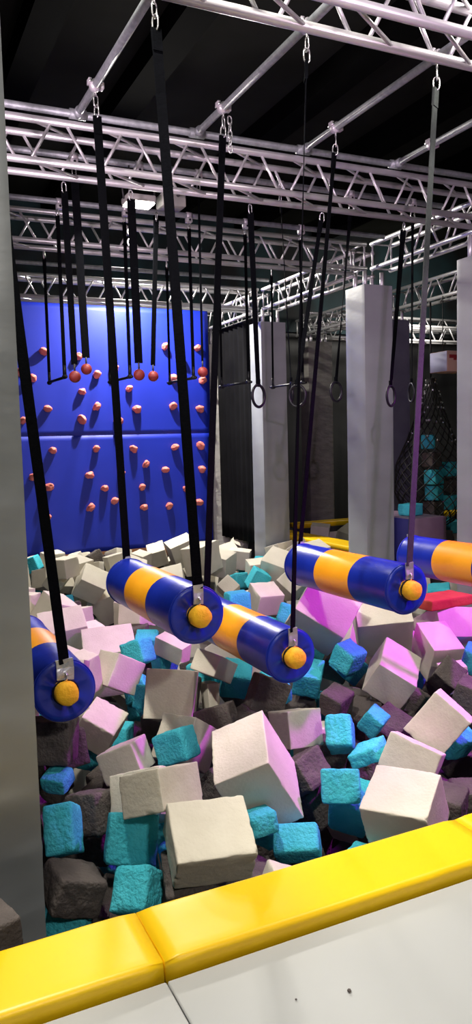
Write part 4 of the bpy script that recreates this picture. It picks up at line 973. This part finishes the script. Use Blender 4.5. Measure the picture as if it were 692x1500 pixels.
('red','flat red foam block lying below the rightmost roller',None,4.45,5.3,0.13,0,-0,0.1,0.5,0.28,0.09),
('k','charcoal foam cube in the very bottom left corner of the pit',None,0.22,2.55,-0.07,0,-0,0.35,0.22,0.2,0.2),
('b','cream foam block buried out of sight among the others in the pit','buried cream foam blocks in the pit',4.334,6.918,-0.143,-0.007,-0.072,0.238,0.341,0.319,0.294),
('k','charcoal foam cube buried out of sight among the others in the pit','buried charcoal foam cubes in the pit',5.08,4.864,-0.031,0.12,0.334,2.354,0.219,0.247,0.21),
('b','cream foam block buried out of sight among the others in the pit','buried cream foam blocks in the pit',4.605,6.219,-0.021,0.223,-0.274,-0.828,0.306,0.292,0.299),
('b','cream foam block buried out of sight among the others in the pit','buried cream foam blocks in the pit',2.747,6.247,-0.072,-0.24,0.441,0.594,0.291,0.303,0.328),
('b','cream foam block buried out of sight among the others in the pit','buried cream foam blocks in the pit',3.014,2.689,-0.033,0.323,0.187,-0.124,0.312,0.314,0.309),
('k','charcoal foam cube buried out of sight among the others in the pit','buried charcoal foam cubes in the pit',4.7,3.832,-0.186,-0.161,-0.075,-2.563,0.216,0.222,0.227),
('k','charcoal foam cube buried out of sight among the others in the pit','buried charcoal foam cubes in the pit',0.959,6.275,-0.088,0.014,0.049,-2.757,0.229,0.21,0.242),
('b','cream foam block buried out of sight among the others in the pit','buried cream foam blocks in the pit',0.624,4.685,-0.011,0.066,-0.041,0.367,0.311,0.284,0.283),
('b','cream foam block buried out of sight among the others in the pit','buried cream foam blocks in the pit',4.694,3.269,-0.053,0.052,0.005,0.54,0.314,0.293,0.304),
('k','charcoal foam cube buried out of sight among the others in the pit','buried charcoal foam cubes in the pit',4.468,6.49,-0.044,0.258,-0.173,-1.049,0.21,0.217,0.226),
('t','turquoise foam cube buried out of sight among the others in the pit','buried turquoise foam cubes in the pit',4.192,3.204,-0.183,0.353,0.112,-2.51,0.209,0.222,0.205),
('b','cream foam block buried out of sight among the others in the pit','buried cream foam blocks in the pit',5.109,3.169,-0.02,-0.159,-0.251,0.1,0.328,0.341,0.294),
('b','cream foam block buried out of sight among the others in the pit','buried cream foam blocks in the pit',5.115,2.64,-0.007,0.201,-0.061,-0.338,0.306,0.323,0.291),
('b','cream foam block buried out of sight among the others in the pit','buried cream foam blocks in the pit',0.986,7.238,-0.01,0.057,0.432,0.18,0.329,0.296,0.303),
('t','turquoise foam cube buried out of sight among the others in the pit','buried turquoise foam cubes in the pit',4.336,4.142,-0.05,0.228,0.011,1.454,0.221,0.218,0.204),
('b','cream foam block buried out of sight among the others in the pit','buried cream foam blocks in the pit',3.79,3.488,-0.013,0.257,0.019,1.59,0.297,0.335,0.329),
('b','cream foam block buried out of sight among the others in the pit','buried cream foam blocks in the pit',4.084,5.923,-0.021,0.191,-0.487,-0.936,0.309,0.328,0.336),
('b','cream foam block buried out of sight among the others in the pit','buried cream foam blocks in the pit',4.977,4.45,-0.038,0.49,-0.066,0.591,0.299,0.312,0.287),
('b','cream foam block buried out of sight among the others in the pit','buried cream foam blocks in the pit',0.618,5.061,-0.108,-0.018,-0.004,0.193,0.338,0.318,0.324),
('b','cream foam block buried out of sight among the others in the pit','buried cream foam blocks in the pit',2.952,5.371,-0.079,0.095,0.342,0.265,0.31,0.286,0.296),
('b','cream foam block buried out of sight among the others in the pit','buried cream foam blocks in the pit',5.186,6.65,-0.001,0.062,0.111,3.027,0.296,0.281,0.313),
('b','cream foam block buried out of sight among the others in the pit','buried cream foam blocks in the pit',1.195,5.741,-0.142,0.13,0.088,0.523,0.319,0.308,0.325),
('t','turquoise foam cube buried out of sight among the others in the pit','buried turquoise foam cubes in the pit',3.627,5.96,-0.124,0.042,-0.21,-2.756,0.226,0.218,0.211),
('b','cream foam block buried out of sight among the others in the pit','buried cream foam blocks in the pit',1.078,5.164,-0.024,0.106,0.294,1.197,0.296,0.318,0.3),
('b','cream foam block buried out of sight among the others in the pit','buried cream foam blocks in the pit',4.696,7.244,-0.126,-0.163,-0.017,2.931,0.327,0.324,0.3),
('b','cream foam block buried out of sight among the others in the pit','buried cream foam blocks in the pit',0.684,6.836,-0.095,-0.166,-0.006,-2.458,0.287,0.323,0.32),
('b','cream foam block buried out of sight among the others in the pit','buried cream foam blocks in the pit',0.896,7.935,-0.049,-0.066,0.111,0.217,0.321,0.313,0.316),
('t','turquoise foam cube buried out of sight among the others in the pit','buried turquoise foam cubes in the pit',4.948,5.063,-0.145,0.035,0.19,-0.881,0.219,0.191,0.191),
('b','cream foam block buried out of sight among the others in the pit','buried cream foam blocks in the pit',5.143,3.99,-0.115,0.12,-0.135,2.302,0.306,0.318,0.307),
('b','cream foam block buried out of sight among the others in the pit','buried cream foam blocks in the pit',4.743,6.796,-0.123,0.061,0.415,0.127,0.336,0.318,0.285),
('t','turquoise foam cube buried out of sight among the others in the pit','buried turquoise foam cubes in the pit',2.978,6.631,-0.077,0.115,0.105,0.672,0.202,0.207,0.213),
('t','turquoise foam cube buried out of sight among the others in the pit','buried turquoise foam cubes in the pit',3.037,7.442,-0.143,0.022,0.281,-0.907,0.231,0.222,0.201),
('b','cream foam block buried out of sight among the others in the pit','buried cream foam blocks in the pit',5.147,7.974,-0.181,-0.236,-0.248,-1.266,0.333,0.286,0.323),
('t','turquoise foam cube buried out of sight among the others in the pit','buried turquoise foam cubes in the pit',3.78,2.765,-0.06,-0.471,0.27,-1.318,0.225,0.224,0.204),
('k','charcoal foam cube buried out of sight among the others in the pit','buried charcoal foam cubes in the pit',3.196,3.268,-0.294,0.385,-0.024,-2.294,0.249,0.223,0.215),
('t','turquoise foam cube buried out of sight among the others in the pit','buried turquoise foam cubes in the pit',4.873,7.632,-0.121,-0.11,-0.037,-2.525,0.204,0.211,0.207),
('t','turquoise foam cube buried out of sight among the others in the pit','buried turquoise foam cubes in the pit',4.456,4.107,-0.334,-0.018,0.193,-1.941,0.195,0.198,0.217),
('k','charcoal foam cube buried out of sight among the others in the pit','buried charcoal foam cubes in the pit',0.795,5.468,-0.243,0.156,-0.144,-1.635,0.252,0.212,0.222),
('b','cream foam block buried out of sight among the others in the pit','buried cream foam blocks in the pit',3.205,6.832,-0.294,0.165,0.144,-0.922,0.304,0.329,0.294),
('b','cream foam block buried out of sight among the others in the pit','buried cream foam blocks in the pit',4.067,6.59,-0.218,0.055,0.253,0.508,0.284,0.288,0.308),
('t','turquoise foam cube buried out of sight among the others in the pit','buried turquoise foam cubes in the pit',4.42,5.091,-0.358,-0.114,0.079,-3.095,0.211,0.207,0.189),
('b','cream foam block buried out of sight among the others in the pit','buried cream foam blocks in the pit',0.782,7.345,-0.326,0.194,0.367,0.546,0.305,0.287,0.292),
('k','charcoal foam cube buried out of sight among the others in the pit','buried charcoal foam cubes in the pit',4.847,2.846,-0.14,-0.256,0.1,-3.022,0.229,0.236,0.239),
('k','charcoal foam cube buried out of sight among the others in the pit','buried charcoal foam cubes in the pit',4.161,2.693,-0.165,0.335,0.309,2.307,0.245,0.241,0.212),
('b','cream foam block buried out of sight among the others in the pit','buried cream foam blocks in the pit',3.774,7.795,-0.338,-0.212,0.226,2.684,0.285,0.338,0.334),
('b','cream foam block buried out of sight among the others in the pit','buried cream foam blocks in the pit',0.633,6.243,-0.239,0.086,-0.165,0.759,0.307,0.309,0.313),
('k','charcoal foam cube buried out of sight among the others in the pit','buried charcoal foam cubes in the pit',4.353,3.468,-0.207,0.131,-0.15,0.097,0.222,0.214,0.236),
('b','cream foam block buried out of sight among the others in the pit','buried cream foam blocks in the pit',3.145,5.795,-0.293,-0.465,0.109,2.665,0.293,0.329,0.284),
('t','turquoise foam cube buried out of sight among the others in the pit','buried turquoise foam cubes in the pit',3.331,6.539,-0.25,-0.056,0.117,-2.731,0.191,0.225,0.225),
('b','cream foam block buried out of sight among the others in the pit','buried cream foam blocks in the pit',3.009,7.866,-0.358,-0.117,0.138,-3.067,0.296,0.336,0.324),
('t','turquoise foam cube buried out of sight among the others in the pit','buried turquoise foam cubes in the pit',3.404,2.893,-0.301,0.131,0.052,-1.49,0.221,0.221,0.193),
('k','charcoal foam cube buried out of sight among the others in the pit','buried charcoal foam cubes in the pit',2.604,7.623,-0.102,0.241,0.197,-0.253,0.238,0.222,0.214),
('k','charcoal foam cube buried out of sight among the others in the pit','buried charcoal foam cubes in the pit',4.046,5.692,-0.343,0.067,-0.314,0.704,0.217,0.239,0.218),
('k','charcoal foam cube buried out of sight among the others in the pit','buried charcoal foam cubes in the pit',4.602,7.594,-0.109,-0.239,0.094,-1.536,0.215,0.231,0.232),
('t','turquoise foam cube buried out of sight among the others in the pit','buried turquoise foam cubes in the pit',1.24,6.594,-0.278,0.314,-0.322,1.493,0.196,0.229,0.195),
('b','cream foam block buried out of sight among the others in the pit','buried cream foam blocks in the pit',4.784,4.196,-0.225,0.072,-0.339,2.511,0.333,0.286,0.288),
('t','turquoise foam cube buried out of sight among the others in the pit','buried turquoise foam cubes in the pit',4.87,7.752,-0.319,-0.046,-0.099,-2.531,0.212,0.193,0.21),
('k','charcoal foam cube buried out of sight among the others in the pit','buried charcoal foam cubes in the pit',3.973,4.039,-0.118,0.102,0.11,0.016,0.252,0.208,0.237),
('b','cream foam block buried out of sight among the others in the pit','buried cream foam blocks in the pit',2.663,5.755,-0.166,0.569,0.087,-2.615,0.327,0.318,0.281),
('t','turquoise foam cube buried out of sight among the others in the pit','buried turquoise foam cubes in the pit',4.536,4.539,-0.314,0.121,0.298,-2.962,0.227,0.217,0.222),
('t','turquoise foam cube buried out of sight among the others in the pit','buried turquoise foam cubes in the pit',5.143,6.078,-0.304,-0.151,0.077,-0.242,0.207,0.208,0.205),
('t','turquoise foam cube buried out of sight among the others in the pit','buried turquoise foam cubes in the pit',0.787,5.745,-0.194,-0.315,0.267,-1.896,0.229,0.189,0.202),
('t','turquoise foam cube buried out of sight among the others in the pit','buried turquoise foam cubes in the pit',1.502,7.249,-0.308,-0.039,0.049,1.739,0.199,0.215,0.195),
('b','cream foam block buried out of sight among the others in the pit','buried cream foam blocks in the pit',3.754,3.394,-0.353,0.311,0.311,1.581,0.335,0.289,0.324),
('t','turquoise foam cube buried out of sight among the others in the pit','buried turquoise foam cubes in the pit',4.433,2.592,-0.247,0.332,0.202,0.946,0.192,0.219,0.197),
('b','cream foam block buried out of sight among the others in the pit','buried cream foam blocks in the pit',5.158,6.926,-0.151,0.052,0.393,-3.137,0.32,0.288,0.333),
('k','charcoal foam cube buried out of sight among the others in the pit','buried charcoal foam cubes in the pit',3.46,3.472,-0.335,0.186,-0.343,1.302,0.245,0.24,0.219),
('b','cream foam block buried out of sight among the others in the pit','buried cream foam blocks in the pit',1.198,7.789,-0.36,0.062,-0.077,0.318,0.34,0.297,0.3),
('b','cream foam block buried out of sight among the others in the pit','buried cream foam blocks in the pit',4.657,3.783,-0.512,0.184,0.08,1.722,0.331,0.298,0.32),
('b','cream foam block buried out of sight among the others in the pit','buried cream foam blocks in the pit',3.264,6.471,-0.532,0.083,-0.139,2.247,0.293,0.303,0.337),
('t','turquoise foam cube buried out of sight among the others in the pit','buried turquoise foam cubes in the pit',4.078,6.494,-0.596,-0.221,0.201,-0.087,0.228,0.195,0.211),
('b','cream foam block buried out of sight among the others in the pit','buried cream foam blocks in the pit',4.652,6.532,-0.567,0.035,0.451,-0.45,0.336,0.313,0.309),
('t','turquoise foam cube buried out of sight among the others in the pit','buried turquoise foam cubes in the pit',2.331,4.469,-0.539,0.128,0.018,0.069,0.209,0.215,0.217),
('b','cream foam block buried out of sight among the others in the pit','buried cream foam blocks in the pit',5.157,4.619,-0.597,0.038,-0.111,-0.894,0.279,0.316,0.282),
('t','turquoise foam cube buried out of sight among the others in the pit','buried turquoise foam cubes in the pit',1.047,6.141,-0.481,0.112,0.056,-2.848,0.19,0.213,0.212),
('t','turquoise foam cube buried out of sight among the others in the pit','buried turquoise foam cubes in the pit',1.02,5.75,-0.474,-0.071,-0.476,1.16,0.226,0.199,0.217),
('t','turquoise foam cube buried out of sight among the others in the pit','buried turquoise foam cubes in the pit',2.487,3.162,-0.394,-0.157,-0.074,-1.411,0.202,0.213,0.193),
('t','turquoise foam cube buried out of sight among the others in the pit','buried turquoise foam cubes in the pit',3.711,4.344,-0.486,-0.336,-0.262,-2.388,0.219,0.223,0.222),
('b','cream foam block buried out of sight among the others in the pit','buried cream foam blocks in the pit',4.208,4.292,-0.494,-0.066,-0.169,-0.199,0.279,0.295,0.328),
('b','cream foam block buried out of sight among the others in the pit','buried cream foam blocks in the pit',4.766,4.851,-0.594,-0,0.211,1.258,0.29,0.321,0.307),
]
for i, (col, label, shared, cx_, cy_, cz_, ex, ey, ez, sx, sy, sz_) in enumerate(FOAM):
    nm = 'foam_block' if col in ('b', 'red') else 'foam_cube'
    near = math.dist((cx_, cy_, cz_), (0, 0, 1.55)) < 5.2
    o = bpy.data.objects.new(nm, foam_mesh(nm, (sx, sy, sz_), col, i, near))
    o.location = (cx_, cy_, cz_); o.rotation_euler = (ex, ey, ez)
    link(o)
    tag(o, label, 'foam block', {'b': 'cream foam blocks in the pit', 't': 'turquoise foam cubes in the pit', 'k': 'charcoal foam cubes in the pit', 'red': 'red foam'}[col] if not shared else shared)

# ------------------------------------------------------------------ light
W = bpy.data.worlds.new('world'); SC.world = W; W.use_nodes = True
W.node_tree.nodes['Background'].inputs['Color'].default_value = (.62, .6, .66, 1)
W.node_tree.nodes['Background'].inputs['Strength'].default_value = .05

def area(name, loc, tgt, size, power, col, spread=180, shape='DISK'):
    l = bpy.data.lights.new(name, 'AREA'); l.shape = shape; l.size = size; l.energy = power; l.color = col
    l.spread = math.radians(spread)
    o = bpy.data.objects.new(name, l); link(o); o.location = loc
    o.rotation_euler = (V(tgt) - V(loc)).to_track_quat('-Z', 'Y').to_euler()
    return o
def spot(name, loc, tgt, power, col, size=60, blend=.4, rad=.08):
    l = bpy.data.lights.new(name, 'SPOT'); l.energy = power; l.color = col; l.spot_size = math.radians(size); l.spot_blend = blend; l.shadow_soft_size = rad
    o = bpy.data.objects.new(name, l); link(o); o.location = loc
    o.rotation_euler = (V(tgt) - V(loc)).to_track_quat('-Z', 'Y').to_euler()
    return o
WARM = (1.0, .95, .86)
area('key_flood', (.40, 2.86, 4.95), (1.6, 3.0, 0), .26, 118, WARM, 110)
area('front_fill', (1.2, -3.2, 4.3), (2.2, 4.5, .3), .4, 115, (1, .96, .9))  # added frontal fill behind the camera, stands for no known lamp
area('truss_flood', (3.3, 2.7, 3.95), (2.9, 4.5, 0), .25, 45, (1, .93, .88), 120)
area('mid_flood', (1.90, 5.63, 3.31), (2.6, 6.5, 0), .2, 38, WARM, 150)
area('far_flood', (3.7, 10.85, 4.2), (3.7, 11.0, 0), .1, 230, WARM)
spot('far_truss_fill', (3.6, 11.2, 4.6), (3.4, 9.9, 3.5), 900, WARM, 130, .5, .1)  # added fill spot, brightens the far truss that the downward flood leaves dim
area('back_right_flood', (9.5, 11.3, 4.0), (9.5, 12.2, 3.5), .3, 60, WARM)
spot('purple_side', (6.0, 2.7, 3.9), (3.0, 4.9, -.1), 1600, (.74, .03, 1.0), 56, .7, .1)
spot('purple_front', (-.82, -2.4, 3.35), (4.7, 6.6, 1.9), 850, (.88, .62, 1.0), 27, .5, .05)
spot('truss_fill', (2.3, -1.8, 2.4), (3.0, 5.6, 4.1), 480, (1.0, .72, .90), 48, .8, .2)  # added pinkish fill to tint and brighten the trusses, not a fixture
spot('truss_fill_side', (-.9, 3.7, 2.5), (3.4, 6.2, 3.7), 420, (1.0, .80, .93), 60, .8, .15)  # second added fill for the middle trusses, set behind the left pillar

SC.view_settings.view_transform = 'Standard'
SC.view_settings.look = 'None'
SC.view_settings.exposure = 0.0
SC.view_settings.gamma = 1.0
SC.view_settings.use_curve_mapping = False
